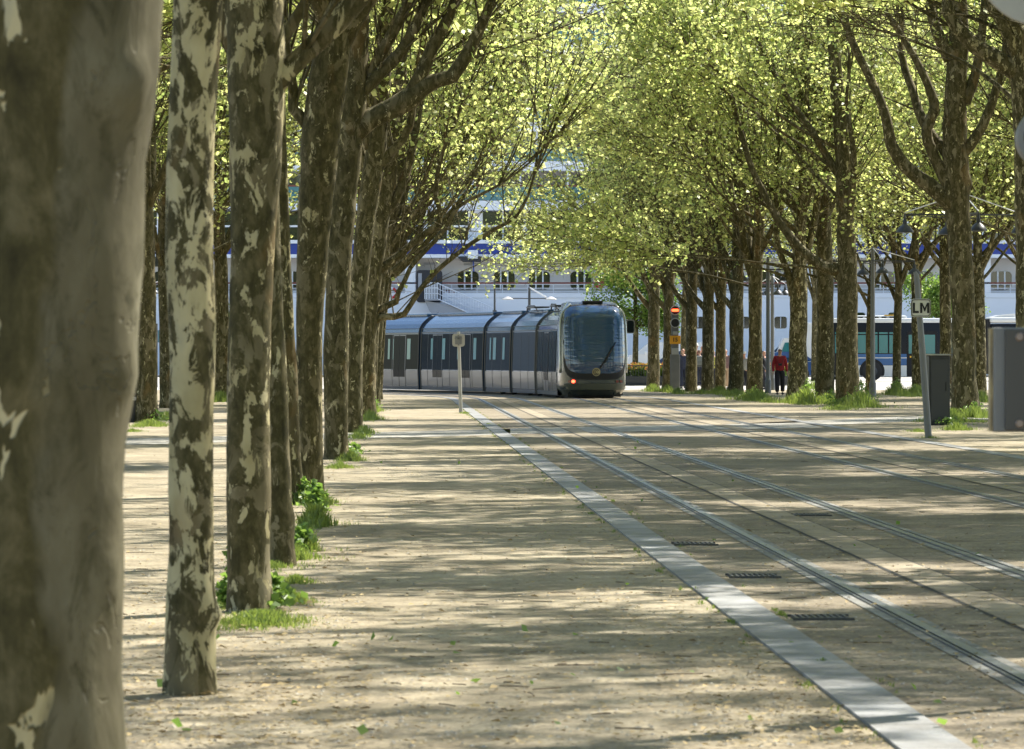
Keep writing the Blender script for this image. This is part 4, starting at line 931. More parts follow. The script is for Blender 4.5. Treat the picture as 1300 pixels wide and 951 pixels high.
def car(name, loc, rz, label, col, kind='hatch', L=4.3, Wd=1.75, H=1.5, win=(0.015, 0.05, 0.09), cat='car', rail=False):
    root = empty(name, loc, rz, label, cat); mc = mat('paint_' + name, col, 0.28, coat=.8); mw = mat('glass_' + name, win, .06, spec=.9); s = H / 1.5; k = L / 4.3
    if kind == 'hatch': low = [(0, .28), (.02, .62), (.12, .8), (1.05, .93), (1.2, .97), (4.0, .98), (4.2, .9), (4.3, .6), (4.28, .28)]; up = [(1.1, .95), (1.85, 1.42), (2.3, 1.5), (3.4, 1.47), (4.1, 1.0)]
    elif kind == 'van': low = [(0, .28), (.02, .7), (.35, .98), (.6, 1.02), (4.28, 1.02), (4.3, .6), (4.28, .28)]; up = [(.55, 1.0), (1.25, 1.46), (1.5, 1.5), (4.2, 1.5), (4.27, 1.0)]
    else: low = [(0, .3), (.0, .7), (.1, .86), (.95, .98), (4.2, .98), (4.3, .7), (4.28, .3)]; up = [(.95, .96), (1.6, 1.44), (2.0, 1.5), (3.9, 1.49), (4.22, .98)]
    b = MB(); b.prism([(x * k, z * s) for x, z in low], -Wd / 2, Wd / 2)
    me = b; n = len(up)
    vs = [(x * k, -Wd / 2 * (1 if i in (0, n - 1) else .84), z * s) for i, (x, z) in enumerate(up)] + [(x * k, Wd / 2 * (1 if i in (0, n - 1) else .84), z * s) for i, (x, z) in enumerate(up)]
    b.add(vs, [tuple(range(n)), tuple(range(2 * n - 1, n - 1, -1))] + [(i, i + n, (i + 1) % n + n, (i + 1) % n) for i in range(n)])
    body = b.build('body', mc, root, recalc=True)
    # side glass: inset copy of the upper outline on both sides
    cx = sum(x for x, z in up) / n; z0 = .97; zt = 1.44
    for sgn in (-1, 1):
        segs = [(up[0][0] + .28, up[1][0] + .62), (up[1][0] + .72, up[1][0] + 1.5), (up[1][0] + 1.6, up[-1][0] - .25)]
        for (a, c_) in segs:
            if c_ - a < .25: continue
            def yat(z): return sgn * (Wd / 2 * (1 - .16 * (z - .95) / .5) + .006)
            def xt(x, z): 
                lo = up[0][0] + (up[1][0] - up[0][0]) * (z - up[0][1]) / (up[1][1] - up[0][1]) + .1; return max(x, lo)
            g_ = MB(); g_.add([(xt(a, z0) * k, yat(z0), (z0 + .03) * s), (c_ * k, yat(z0), (z0 + .03) * s), (min(c_, up[-2][0] + .1) * k, yat(zt), (zt - .06) * s), (max(xt(a, zt - .05), a) * k, yat(zt), (zt - .06) * s)], [(0, 1, 2, 3)]); g_.build('side_window', mw, root)
    g_ = MB(); x0, z0_ = up[0]; x1, z1_ = up[1]; e = .02
    g_.add([((x0 + .06) * k - e, -Wd * .43, (z0_ + .05) * s), ((x0 + .06) * k - e, Wd * .43, (z0_ + .05) * s), ((x1 - .03) * k - e, Wd * .37, (z1_ - .02) * s), ((x1 - .03) * k - e, -Wd * .37, (z1_ - .02) * s)], [(0, 1, 2, 3)]); g_.build('windscreen', mw, root)
    for xw in (.8, 3.45):
        for sgn in (-1, 1):
            wl = MB(); wl.lathe([(.30, -.1), (.33, -.08), (.33, .08), (.30, .1)], (xw * k, sgn * (Wd / 2 - .08), .33), 18, 'Y'); w_ = wl.build('wheel', M['black'], root)
            wl = MB(); wl.lathe([(.12, -.115), (.2, -.105), (.2, .105), (.12, .115)], (xw * k, sgn * (Wd / 2 - .08), .33), 14, 'Y'); wl.build('rim', M['palegrey'], w_)
    for sgn in (-1, 1):
        h_ = MB(); h_.box(-.02, .08, sgn * Wd * .40 - .12, sgn * Wd * .40 + .12, .62 * s, .76 * s, .02); h_.build('headlight', M['white'], root)
        h_ = MB(); h_.box(4.2 * k, 4.32 * k, sgn * Wd * .42 - .1, sgn * Wd * .42 + .1, .65 * s, .85 * s, .02); h_.build('tail_light', mlampo, root)
    mm = MB(); mm.box((up[0][0] + .5) * k, (up[0][0] + .66) * k, -Wd / 2 - .2, -Wd / 2 - .02, .98 * s, 1.12 * s, .03); mm.build('wing_mirror', mc, root)
    return root
def carat(x, Y, **k):
    return car(loc=(PX(x, Y), Y, gz(Y)), rz=0, **k)
carat(790, 214, name='white_suv', label='white van with blue tinted side glass behind the flower planters', col=(.66, .68, .70), kind='van', L=4.6, H=1.95, win=(.10, .26, .34), cat='van')
carat(806, 207, name='blue_car', label='dark blue car in front of the white van, behind the flowers', col=(.02, .04, .11), kind='hatch', L=4.2, H=1.48)
carat(962, 214, name='blue_van', label='dark blue and white people carrier beyond the lamp posts and red jacket', col=(.015, .05, .13), kind='van', L=4.9, H=2.05, win=(.06, .20, .28), cat='van')
o = carat(936, 205, name='small_blue_car', label='mid blue car half hidden between the right row trunks', col=(.03, .09, .28), kind='hatch', L=4.0, H=1.45)
carat(266, 224, name='white_van', label='white van on the quay left of the streaked plane trunk', col=(.7, .7, .7), kind='van', L=4.4, H=1.9, cat='van')
# white box lorry behind trunks
lo = empty('white_lorry', (PX(1021, 212), 212, gz(212)), 0, 'white box lorry standing left of the bus between two trunks', 'lorry')
b = MB(); b.box(0, 3.4, 0, 2.2, .55, 2.95, .04); b.build('cargo_box', mbusw, lo); b = MB(); b.box(-1.6, -.05, .1, 2.1, .45, 1.2, .08); b.prism([(-1.5, 1.15), (-.05, 1.15), (-.05, 2.2), (-1.05, 2.15)], .12, 2.08); cb = b.build('cab', mbusw, lo, recalc=True)
b = MB(); b.prism([(-1.25, 1.25), (-.3, 1.25), (-.3, 1.95), (-1.0, 1.92)], .10, .115); b.build('cab_window', mbusg, cb, recalc=True)
for xw in (-1.0, 2.5):
    b = MB(); b.lathe([(.38, -.1), (.42, -.08), (.42, .12), (.38, .14)], (xw, .2, .42), 18, 'Y'); b.build('wheel', M['black'], lo)
# ------------------------------------------------------------------ street furniture
def lamp_post(xp, Y, label, arm=1.55, ztop=5.5, zarm=5.0, turn=8, z0=0.0):
    root = empty('street_lamp', (PX(xp, Y), Y, gz(Y)), math.radians(turn), label, 'street lamp', 'four-armed street lamps under the trees')
    b = MB(); b.lathe([(.13, 0), (.13, .5), (.10, .55), (.085, .7), (.075, zarm), (.06, ztop)], n=14); b.build('pole', M['greymetal'], root, smooth=True)
    for k in range(4):
        a = math.pi / 2 * k; d = Vector((math.cos(a), math.sin(a), 0)); e = d * arm
        b = MB(); b.tube([(0, 0, zarm), (e.x, e.y, zarm)], .025, 6); b.tube([d * .1 + Vector((0, 0, zarm - .1)), (e.x, e.y, zarm - .02)], .012, 5); ao = b.build('arm', M['dkmetal'], root)
        b = MB(); b.tube([(0, 0, ztop - .03), (e.x, e.y, zarm + .04)], .016, 5); b.build('guy_rod', M['white'], root)
        b = MB(); b.lathe([(.02, 0), (.03, -.12), (.05, -.16), (.06, -.26), (.15, -.33), (.22, -.42), (.235, -.47), (.22, -.475)], (e.x, e.y, zarm), 20); lo_ = b.build('lamp_bell', M['dkmetal'], ao, smooth=True)
LG = None
lamp_post(1108, 149, 'street lamp post with bell lamps between the low-limbed tree and the LM sign', zarm=4.95, ztop=5.45, turn=8)
lamp_post(1222, 107, 'bell street lamps showing right of the thick forked tree that hides their post', zarm=5.2, ztop=5.8, turn=9)
lamp_post(975, 164, 'nearer and thicker of the two lamp posts beside the person in red', zarm=4.95, ztop=5.45, arm=1.2, turn=30)
lamp_post(980.6, 178, 'thinner of the two lamp posts beside the person in red', zarm=4.6, ztop=5.0, arm=.6, turn=20)
lamp_post(140, 138, 'bell lamp peeking out right of the nearest trunk on the left', zarm=4.98, ztop=5.5, turn=6)
lamp_post(238, 190, 'bell lamp seen just right of the pale cream trunk', zarm=4.7, ztop=5.2, turn=6)
# slim mast and double lamp behind the tram
r = empty('slim_mast', (PX(628, 203), 203, gz(203)), 0, 'thin dark mast rising behind the tram roof with a small box', 'mast')
b = MB(); b.tube([(0, 0, 0), (0, 0, PZ(352, 203) - gz(203))], [.07, .04], 8); b.build('pole', M['dkmetal'], r); zb = PZ(399, 203) - gz(203); b = MB(); b.box(-.2, .2, -.1, .1, zb - .1, zb, .02); b.box(-.1, .1, -.08, .08, zb, zb + .2, .02); b.build('box', M['dkmetal'], r)
r = empty('double_lamp', (PX(672, 205), 205, gz(205)), 0, 'dark lamp post with two flat heads on a crossbar behind the tram', 'street lamp')
H_ = PZ(365, 205) - gz(205); zc = PZ(379, 205) - gz(205)
b = MB(); b.tube([(0, 0, 0), (0, 0, H_)], [.1, .06], 8); b.build('pole', M['dkmetal'], r)
b = MB(); b.tube([(-1.1, 0, zc), (1.1, 0, zc)], .025, 6); b.build('crossbar', M['dkmetal'], r)
b = MB(); b.tube([(0, 0, H_), (.85, -.3, zc + .06)], .035, 6); b.build('stay', M['white'], r)
for s in (-1, 1): b = MB(); b.lathe([(.05, .1), (.16, .04), (.3, -.03), (.3, -.06), (.02, -.06)], (s * 1.08, 0, zc), 16); b.build('lamp_head', M['palegrey'], r, smooth=True)
# tram signal
Y = 168.0; r = empty('tram_signal', (PX(857, Y), Y, 0), 0, 'tram signal post with a red bar lit and an orange 15 plate', 'signal'); sig = r
b = MB(); b.box(-.20, .20, -.02, .12, 0, 1.55, .02); b.box(-.15, .15, -.01, .11, 1.5, 3.5, .02); b.build('post', M['greymetal'], r)
for i, (y, lit) in enumerate(((394, 1), (410, 0))):
    z = PZ(y, Y); b = MB(); b.lathe([(.165, -.10), (.165, 0.03), (.15, .05)], (0, -.05, z), 24, 'Y'); hd = b.build('signal_head', M['black'], r, smooth=True)
    b = MB(); n_ = 28; b.tube([(.185 * math.cos(k / n_ * 6.2832), -.155, z + .185 * math.sin(k / n_ * 6.2832)) for k in range(n_ + 1)], .02, 6); b.build('rim', M['palegrey'], hd)
    b = MB(); b.prism(rrect(0, z, .29, .11, .05, 4), -.175, -.152)
    if lit: b.build('light_bar', mat('red_signal', (.8, .06, .02), .4, emit=(1, .07, .02), estr=3.0), hd, recalc=True)
z = PZ(431.5, Y); b = MB(); b.box(-.22, .22, -.07, -.03, z - .17, z + .17, .01); pl = b.build('number_plate', mat('orange_plate', (.85, .38, .02), .5), r)
put_text('number', '15', .22, (0, -.075, z), M['black'], pl, weight=.006)
z = PZ(446, Y); b = MB(); b.box(-.14, .14, -.06, -.025, z - .13, z + .13, .01); b.build('small_box', M['palegrey'], r)
z = PZ(423, Y); b = MB(); b.box(-.10, .10, -.05, -.025, z - .07, z + .07, .01); b.build('small_plate', M['palegrey'], r)
# sign box on a thin post left of the tracks
Y = D(524); r = empty('sign_post', (PX(585, Y), Y, 0), 0, 'thin grey post with a small square box sign in front of the tram', 'sign')
zz = PZ(432, Y); b = MB(); b.tube([(0, 0, 0), (-.06, 0, PZ(421, Y))], [.05, .04], 8); b.build('pole', M['galv'], r)
b = MB(); b.prism(rrect(-.06, zz, .33, .34, .07, 4), -.14, -.05); sg_ = b.build('sign_box', M['galv'], r, recalc=True, smooth=True)
b = MB(); b.box(-.15, .03, -.16, -.142, zz - .11, zz + .11, .01); b.box(-.08, -.04, -.17, -.162, zz - .14, zz + .14); b.box(-.16, .04, -.17, -.162, zz + .03, zz + .07); b.build('bracket', M['greymetal'], sg_)
# LM sign on a leaning post
Y = D(556); r = empty('lm_sign', (PX(1179, Y), Y, 0), 0, 'white LM sign on a leaning grey post', 'sign')
x1 = PX(1163.5, Y) - r.location.x; b = MB(); b.tube([(0, 0, -.05), (x1 * .55, 0, PZ(440, Y)), (x1, 0, PZ(350, Y)), (x1 - .03, 0, PZ(345, Y))], [.065, .06, .05, .03], 12); b.build('pole', M['greymetal'], r, smooth=True)
xc = PX(1168.5, Y) - r.location.x; zc = PZ(391, Y); w_ = 23 * Y / F; h_ = 21 * Y / F
b = MB(); b.prism(rrect(xc, zc, w_ * 1.1, h_ * 1.1, .06, 5), -.09, -.06); sg_ = b.build('sign_plate', mat('sign_cream', (.60, .60, .54), .5), r, recalc=True)
b = MB(); o_ = rrect(xc, zc, w_ * 1.02, h_ * .98, .05, 5); b.tube([(x, -.094, z) for x, z in o_ + o_[:1]], .007, 5); b.build('border', M['black'], sg_)
lw = .04; hh_ = .19; zb_ = zc - hh_ / 2
b = MB(); b.box(xc - .15, xc - .15 + lw, -.099, -.091, zb_, zb_ + hh_); b.box(xc - .15 + lw, xc - .04, -.099, -.091, zb_, zb_ + lw); b.build('letter', M['black'], sg_)
b = MB(); x0_, x1_ = xc - .015, xc + .155; xm = (x0_ + x1_) / 2; b.box(x0_, x0_ + lw, -.099, -.091, zb_, zb_ + hh_); b.box(x1_ - lw, x1_, -.099, -.091, zb_, zb_ + hh_)
b.prism([(x0_ + lw, zb_ + hh_), (x0_ + lw, zb_ + hh_ - .055), (xm - .008, zb_ + .03), (xm + .008, zb_ + .03), (x1_ - lw, zb_ + hh_ - .055), (x1_ - lw, zb_ + hh_), (xm, zb_ + .095)], -.099, -.091); b.build('letter', M['black'], sg_, recalc=True)
# cabinet
Y = D(540); r = empty('utility_cabinet', (PX(1191, Y), Y, 0), 0, 'tall dark grey utility cabinet beside the thick forked tree', 'cabinet')
k = Y / F; b = MB(); b.box(-11 * k, 15 * k, 0, .45, 0, 1.53, .012); cbn = b.build('body', mat('cabinet_paint', (.035, .037, .036), .5, var=.35, vscale=5), r)
b = MB(); b.box(-16 * k, -11.4 * k, -.03, .42, 0, 1.52, .01); b.build('side_panel', M['greymetal'], r); b = MB(); b.box(-16.6 * k, 15.5 * k, -.04, .47, 1.525, 1.56, .01); b.build('lid', M['galv'], r)
b = MB(); b.box(-9 * k, 13 * k, -.012, .02, .08, 1.44, .008); dr_ = b.build('door', M['dkmetal'], r); b = MB(); b.box(9 * k, 10.5 * k, -.03, -.01, .75, .95, .006); b.build('handle', M['black'], dr_)
# near signal post just outside the frame on the right
Y = 18.0; k = Y / F; r = empty('near_signal_post', (PX(1352, Y), Y, 0), 0, 'blurred dark grey box and round discs of a near signal post at the right edge', 'signal post')
ox = r.location.x
def nx_(x): return PX(x, Y) - ox
b = MB(); b.tube([(0, .1, -.05), (0, .1, 3.5)], .05, 14); b.build('pole', M['greymetal'], r, smooth=True)
b = MB(); b.box(nx_(1258), nx_(1362), -.10, .02, PZ(548, Y), PZ(416, Y), .008); bx_ = b.build('box', M['greymetal'], r)
b = MB(); b.box(nx_(1272), nx_(1360), -.125, -.10, PZ(546, Y), PZ(418, Y), .006); b.build('box_lid', mat('box_front', (.06, .058, .052), .5), bx_)
b = MB(); b.box(nx_(1254.5), nx_(1258.2), -.08, .0, PZ(547, Y), PZ(417, Y)); b.build('reflection_strip', mat('painted_reflection', (.22, .17, .08), .4, var=.5, vscale=9), bx_)  # orange reflection on the box's left face, put into an amber strip
for y in (428, 537):
    b = MB(); b.lathe([(.014, -.135), (.02, -.128), (.02, -.12)], (nx_(1290), 0, PZ(y, Y)), 14, 'Y'); b.build('rivet', mat('rivet', (.25, .2, .17), .4, .6), bx_)
b = MB(); b.lathe([(.135, -.12), (.14, -.09), (.13, .04), (.09, .06)], (nx_(1327), 0, PZ(176, Y)), 28, 'Y'); hd = b.build('round_head', M['greymetal'], r, smooth=True)
b = MB(); b.lathe([(.105, -.126), (.11, -.121)], (nx_(1327), 0, PZ(176, Y)), 28, 'Y'); b.build('head_face', M['black'], hd)
b = MB(); b.lathe([(.30, -.09), (.305, -.085), (.305, -.075), (.30, -.07)], (nx_(1322), 0, PZ(-52, Y)), 40, 'Y'); b.build('round_sign', M['galv'], r)
b = MB(); b.box(nx_(1330), nx_(1356), -.07, .1, PZ(180, Y), PZ(170, Y)); b.box(nx_(1340), nx_(1356), -.07, .1, PZ(-50, Y), PZ(-60, Y)); b.build('bracket', M['dkmetal'], r)
# litter bin and dark pole at the far left
Y = D(536); r = empty('litter_bin', (PX(165, Y), Y, 0), 0, 'dark litter bin just right of the nearest trunk', 'bin'); b = MB(); b.lathe([(.20, 0), (.23, .05), (.24, .62), (.25, .66), (.2, .68)], n=20); b.build('body', M['dkmetal'], r, smooth=True); b = MB(); b.lathe([(.245, .5), (.255, .52), (.255, .56), (.245, .58)], n=20); b.build('band', M['palegrey'], r)
r = empty('traffic_light', (PX(198, 186), 186, gz(186)), 0, 'dark pole with stacked round lights between left trunks', 'traffic light'); b = MB(); b.tube([(0, 0, 0), (0, 0, 2.9)], .08, 8); b.build('pole', M['dkmetal'], r)
for i in range(3): b = MB(); b.box(-.95 + .0, -.65, -.1, .1, 2.35 - i * .36, 2.66 - i * .36, .03); b.build('lamp_box', M['black'], r)
b = MB(); b.tube([(-.8, .05, 2.5), (0, .05, 2.5)], .03, 5); b.build('bracket', M['dkmetal'], r)
# railing in front of the flower planters
Y = 184.0
def fence(x0, x1, Y, label, h=1.05):
    X0, X1 = PX(x0, Y), PX(x1, Y); r = empty('railing', (X0, Y, gz(Y)), 0, label, 'railing'); n = int((X1 - X0) / 1.6) + 1
    b = MB(); b.box(0, X1 - X0, -.02, .02, h - .05, h); b.box(0, X1 - X0, -.015, .015, .30, .34); b.box(0, X1 - X0, -.015, .015, .12, .15); b.build('rail', M['dkmetal'], r)
    b = MB()
    for i in range(int((X1 - X0) / .12)): b.box(i * .12, i * .12 + .02, -.01, .01, .32, h - .03)
    b.build('bars', M['dkmetal'], r)
    for i in range(n): b = MB(); x = (X1 - X0) * i / (n - 1); b.box(x - .03, x + .03, -.03, .03, -.05, h + .03); b.build('post', M['dkmetal'], r)
fence(790, 1000, 184.0, 'black metal railing in front of the flower planters')
# planters with hedge and orange flowers
for i, (x0, x1) in enumerate(((786, 850), (856, 925), (930, 1002))):
    Y = 190.0; X0, X1 = PX(x0, Y), PX(x1, Y); r = empty('flower_planter', (X0, Y, gz(Y)), 0, ('planter of orange flowers right beside the tram', 'middle planter of yellow and orange flowers behind the walkers', 'planter of orange flowers behind the person in red')[i], 'planter', 'flower planters along the street')
    b = MB(); b.box(0, X1 - X0, 0, 1.2, 0, .42, .04); b.build('box', M['dkmetal'], r); rr = random.Random(i)
    lv = [(rr.uniform(0, X1 - X0), rr.uniform(0, 1.2), .38 + rr.random() ** .6 * .42) for _ in range(2600)]; leaves_mesh('foliage', lv, .11, M['leaf_deep'], r)
    for nm, m_, n_ in (('orange_flowers', mat('petal_orange', (.75, .26, .03), .7), 420), ('yellow_flowers', mat('petal_yellow', (.75, .60, .08), .7), 500)):
        lv = [(rr.uniform(0, X1 - X0), rr.uniform(-.1, 1.1), .72 + rr.random() * .28) for _ in range(n_)]; tag(leaves_mesh(nm, lv, .10, m_, r), kind='stuff')
# low white barrier and bench-like kerb blocks beyond the railing
for i, (x0, x1) in enumerate(((796, 900), (905, 1010))):
    Y = 200.0; X0 = PX(x0, Y); L = PX(x1, Y) - X0; r = empty('road_barrier', (X0, Y, gz(Y)), 0, ('low white road barrier on the street right of the tram', 'low white road barrier behind the walkers and lamp posts')[i], 'barrier'); b = MB(); b.box(0, L, 0, .08, .28, .42, .01); b.box(0, L, 0, .08, .08, .16, .01); b.build('rail', M['white'], r)
    for k_ in range(5): b = MB(); b.box(L * k_ / 4 - .05, L * k_ / 4 + .05, .085, .16, -.02, .45); b.build('post', M['dkmetal'], r)
# drain grates
for i, (x, y, lab) in enumerate(((1042, 786, 'nearest drain grate between kerb and rail'), (956, 733, 'second drain grate between kerb and rail'), (882, 692, 'third drain grate between kerb and rail'), (1030, 655, 'drain grate between the two rails'))):
    p = G(x, y); r = empty('drain_grate', (p.x, p.y, .004), math.atan(SL), lab, 'drain grate', 'drain grates of the track')
    b = MB(); b.box(-.17, .17, -.16, .16, 0, .006); b.build('pit', M['groove'], r); b = MB()
    for k_ in range(9): b.box(-.16 + k_ * .037, -.142 + k_ * .037, -.15, .15, .007, .014)
    b.box(-.18, .18, -.18, -.16, 0, .014); b.box(-.18, .18, .16, .18, 0, .014); b.build('bars', M['iron'], r)
# quay bollards on the far left and a green banner fence
r = empty('quay_fence', (PX(268, 222), 222, gz(222)), 0, 'green topped low fence on the quay at the left', 'fence'); b = MB(); b.box(0, 1.6, 0, .05, 1.0, 1.25); b.build('panel', mat('green_sheet', (.08, .35, .25), .5), r); b = MB()
for i in range(3): b.box(i * .78, i * .78 + .05, 0, .05, 0, 1.3)
b.build('post', M['white'], r)
# ------------------------------------------------------------------ people
def skin_mesh(verts, edges, radii, sub=2, root=0):
    me = bpy.data.meshes.new('s'); me.from_pydata([tuple(v) for v in verts], edges, []); o = bpy.data.objects.new('s', me); COL.objects.link(o)
    md = o.modifiers.new('k', 'SKIN'); md.use_smooth_shade = True
    for i, r_ in enumerate(radii):
        rr_ = (r_, r_) if not hasattr(r_, '__len__') else r_
        me.skin_vertices[0].data[i].radius = rr_; me.skin_vertices[0].data[i].use_root = (i == root)
    s = o.modifiers.new('s', 'SUBSURF'); s.levels = sub; s.render_levels = sub
    dg = bpy.context.evaluated_depsgraph_get(); out = bpy.data.meshes.new_from_object(o.evaluated_get(dg)); bpy.data.objects.remove(o); return out
def join_meshes(name, mes, m, parent):
    b = MB()
    for q_ in mes: b.add([v.co[:] for v in q_.vertices], [tuple(p.vertices) for p in q_.polygons])
    return b.build(name, m, parent, smooth='all')
mskin = mat('skin', (0.50, 0.27, 0.18), .55)
def chain(pts, rad): return skin_mesh(pts, [(i, i + 1) for i in range(len(pts) - 1)], rad)
def person(x, Y, H, face, label, top, trousers, hair, shoes=(.02, .02, .02), walk=.12, armf=(0.1, -0.1), hat=None, z=None, bend=(.25, .25), glasses=False, group='walkers near the tram stop'):
    """face: 0 looks at the camera, pi looks away; built facing -Y"""
    root = empty('person', (PX(x, Y), Y, gz(Y) if z is None else z), face, label, 'person', group); k = H / 1.75
    V = Vector; w = walk
    hipz = .93; L = [V((-.10, w * .15, hipz)), V((-.11, -w * .8, .50)), V((-.11, -w, .08))]; Rr_ = [V((.10, -w * .15, hipz)), V((.11, w * .3, .50)), V((.12, w * 1.4, .10))]
    sh = 1.42
    def arm(s, f, b_):
        a = V((s * .175, 0, sh - .01)); e = a + V((s * .075, -f * .6 + .03, -.29)); h = e + V((s * .01, -f - b_ * .5, -.25)); return a, e, h
    A1, A2 = arm(-1, armf[0], bend[0]), arm(1, armf[1], bend[1])
    sc = lambda p: p * k
    verts = [V((0, 0, .95)), V((0, .0, 1.08)), V((0, .0, 1.25)), V((0, .01, 1.42)), V((0, 0, 1.50)), V((0, -.01, 1.56)), V((0, -.015, 1.66)), V((0, 0, 1.735)), L[0], L[1], L[2], Rr_[0], Rr_[1], Rr_[2], A1[0], A1[1], A1[2], A2[0], A2[1], A2[2]]
    edges = [(0, 1), (1, 2), (2, 3), (3, 4), (4, 5), (5, 6), (6, 7), (0, 8), (8, 9), (9, 10), (0, 11), (11, 12), (12, 13), (3, 14), (14, 15), (15, 16), (3, 17), (17, 18), (18, 19)]
    rad = [(.15, .11), (.14, .10), (.155, .11), (.13, .085), .055, .07, (.082, .098), .05, .09, .062, .04, .09, .062, .04, .058, .043, .03, .058, .043, .03]
    parts = [skin_mesh([sc(v) for v in verts], edges, [tuple(c * k for c in r_) if hasattr(r_, '__len__') else r_ * k for r_ in rad], 2)]
    # face: nose, ears; hands with five fingers
    parts.append(chain([sc(V((0, -.095, 1.67))), sc(V((0, -.12, 1.635)))], [.010 * k, .014 * k]))
    for s in (-1, 1): parts.append(chain([sc(V((s * .082, .0, 1.67))), sc(V((s * .09, .01, 1.63)))], [.014 * k, .010 * k]))
    for (a, e, h), s in ((A1, -1), (A2, 1)):
        d = (h - e).normalized(); u = V((0, 1, 0)).cross(d).normalized() if abs(d.y) < .9 else V((1, 0, 0)); v2 = d.cross(u).normalized()
        parts.append(chain([sc(h), sc(h + d * .045), sc(h + d * .09)], [(.022 * k, .036 * k)] * 3))
        for i, ln in enumerate((.060, .075, .082, .074)):
            o_ = v2 * ((i - 1.5) * .019); p0 = h + d * .075 + o_; parts.append(chain([sc(p0), sc(p0 + d * ln * .55), sc(p0 + d * ln * .85 + u * (-s) * .02)], [.0085 * k] * 3))
        p0 = h + d * .02 + v2 * -.03; parts.append(chain([sc(p0), sc(p0 + d * .035 - v2 * .022), sc(p0 + d * .065 - v2 * .024)], [.010 * k] * 3))
    body = join_meshes('body', parts, mskin, root)
    eye = MB()
    for s in (-1, 1): eye.lathe([(.004, -.103), (.011, -.098), (.011, -.09)], (s * .032, 0, 1.665), 8, 'Y')
    eye.box(-.022, .022, -.100, -.09, 1.598, 1.604); eye.v = [tuple(c * k for c in v) for v in eye.v]; eye.build('face_features', M['black'], body)
    if glasses:
        gl = MB(); [gl.box(s * .035 - .026, s * .035 + .026, -.118, -.100, 1.65, 1.685, .006) for s in (-1, 1)]; gl.box(-.09, -.084, -.11, .0, 1.672, 1.678); gl.box(.084, .09, -.11, .0, 1.672, 1.678); gl.v = [tuple(c * k for c in v) for v in gl.v]; gl.build('sunglasses', M['black'], body)
    g_ = 1.16
    jv = [V((0, 0, .86)), V((0, 0, 1.0)), V((0, 0, 1.22)), V((0, .01, 1.40)), V((0, .01, 1.47)), A1[0], A1[1], A1[2], A2[0], A2[1], A2[2]]
    je = [(0, 1), (1, 2), (2, 3), (3, 4), (3, 5), (5, 6), (6, 7), (3, 8), (8, 9), (9, 10)]
    jr = [(.205, .15), (.195, .145), (.195, .145), (.165, .12), .07, .082, .068, .052, .082, .068, .052]
    join_meshes('jacket', [skin_mesh([sc(v) for v in jv], je, [tuple(c * k for c in r_) if hasattr(r_, '__len__') else r_ * k for r_ in jr], 2)], mat('cloth_top', top, .85, var=.15, vscale=12), root)
    tv = [V((0, 0, 1.0)), V((0, 0, .90))] + [v for v in L] + [v for v in Rr_]; te = [(0, 1), (1, 2), (2, 3), (3, 4), (1, 5), (5, 6), (6, 7)]; trd = [(.18, .135), (.18, .13), .120, .100, .085, .120, .100, .085]
    join_meshes('trousers', [skin_mesh([sc(v) for v in tv], te, [tuple(c * k for c in r_) if hasattr(r_, '__len__') else r_ * k for r_ in trd], 2)], mat('cloth_legs', trousers, .85), root)
    for f in (L[2], Rr_[2]): join_meshes('shoe', [chain([sc(V((f.x, f.y + .05, .045 + (f.z - .08) * .7))), sc(V((f.x, f.y - .05, .045))), sc(V((f.x, f.y - .15, .035)))], [.048 * k, .05 * k, .04 * k])], mat('shoe', shoes, .6), root)
    if hat: 
        hb_ = MB(); hb_.lathe([(.105, 1.665), (.108, 1.70), (.095, 1.755), (.05, 1.785), (.005, 1.79)], n=18); hb_.box(-.07, .07, -.19, -.09, 1.672, 1.684, .004); hb_.v = [tuple(c * k for c in v) for v in hb_.v]; hb_.build('cap', mat('cap', hat, .8), root, smooth=True)
    else:
        hm = chain([sc(V((0, .02, 1.66))), sc(V((0, .015, 1.735)))], [(.097 * k, .100 * k), (.07 * k, .075 * k)]); hm2 = chain([sc(V((0, .045, 1.58))), sc(V((0, .03, 1.68)))], [.066 * k, .09 * k]); join_meshes('hair', [hm, hm2], mat('hair', hair, .9), root)
    return root
red = person(990, 158, 1.78, 0.05, 'person in a red jacket and sunglasses with black trousers, walking towards us', (.28, .015, .02), (.012, .012, .018), (.55, .53, .48), walk=.10, glasses=True, armf=(.02, .02))
def cam_thing():
    r = empty('camera', (PX(990, 158), 157.82, 1.16), 0.05, 'black camera hanging on the chest of the red jacket', 'camera'); b = MB(); b.box(-.07, .07, -.05, .02, -.045, .045, .01); b.build('body', M['black'], r); b = MB(); b.lathe([(.04, -.12), (.042, -.05)], (0, 0, 0), 14, 'Y'); b.build('lens', M['black'], r)
    b = MB(); b.tube([(-.07, 0, .03), (-.09, -.02, .15), (-.07, .10, .33)], .008, 5); b.tube([(.07, 0, .03), (.09, -.02, .15), (.07, .10, .33)], .008, 5); b.build('strap', M['black'], r)
cam_thing()
person(887.5, 187, 1.70, math.pi, 'person seen from behind in a dark jacket wearing a grey backpack', (.03, .035, .05), (.01, .015, .04), (.20, .12, .08))
def pack(x, Y, z, label, col):
    r = empty('backpack', (PX(x, Y), Y, z), 0, label, 'backpack'); b = MB(); b.box(-.16, .16, -.09, .09, -.24, .24, .06); b.build('bag', mat('pack', col, .8, var=.2), r, smooth=True)
    b = MB(); b.box(-.12, .12, -.13, -.085, -.20, .02, .02); b.build('pocket', mat('pack_pocket', tuple(c * .8 for c in col), .8), r)
    b = MB(); [b.tube([(s * .1, .07, .2), (s * .11, .16, .28), (s * .11, .34, .2)], .018, 5) for s in (-1, 1)]; b.build('strap', M['black'], r)
pack(888.3, 186.77, 1.24, 'grey backpack on the back of the person in dark clothes', (.20, .21, .20))
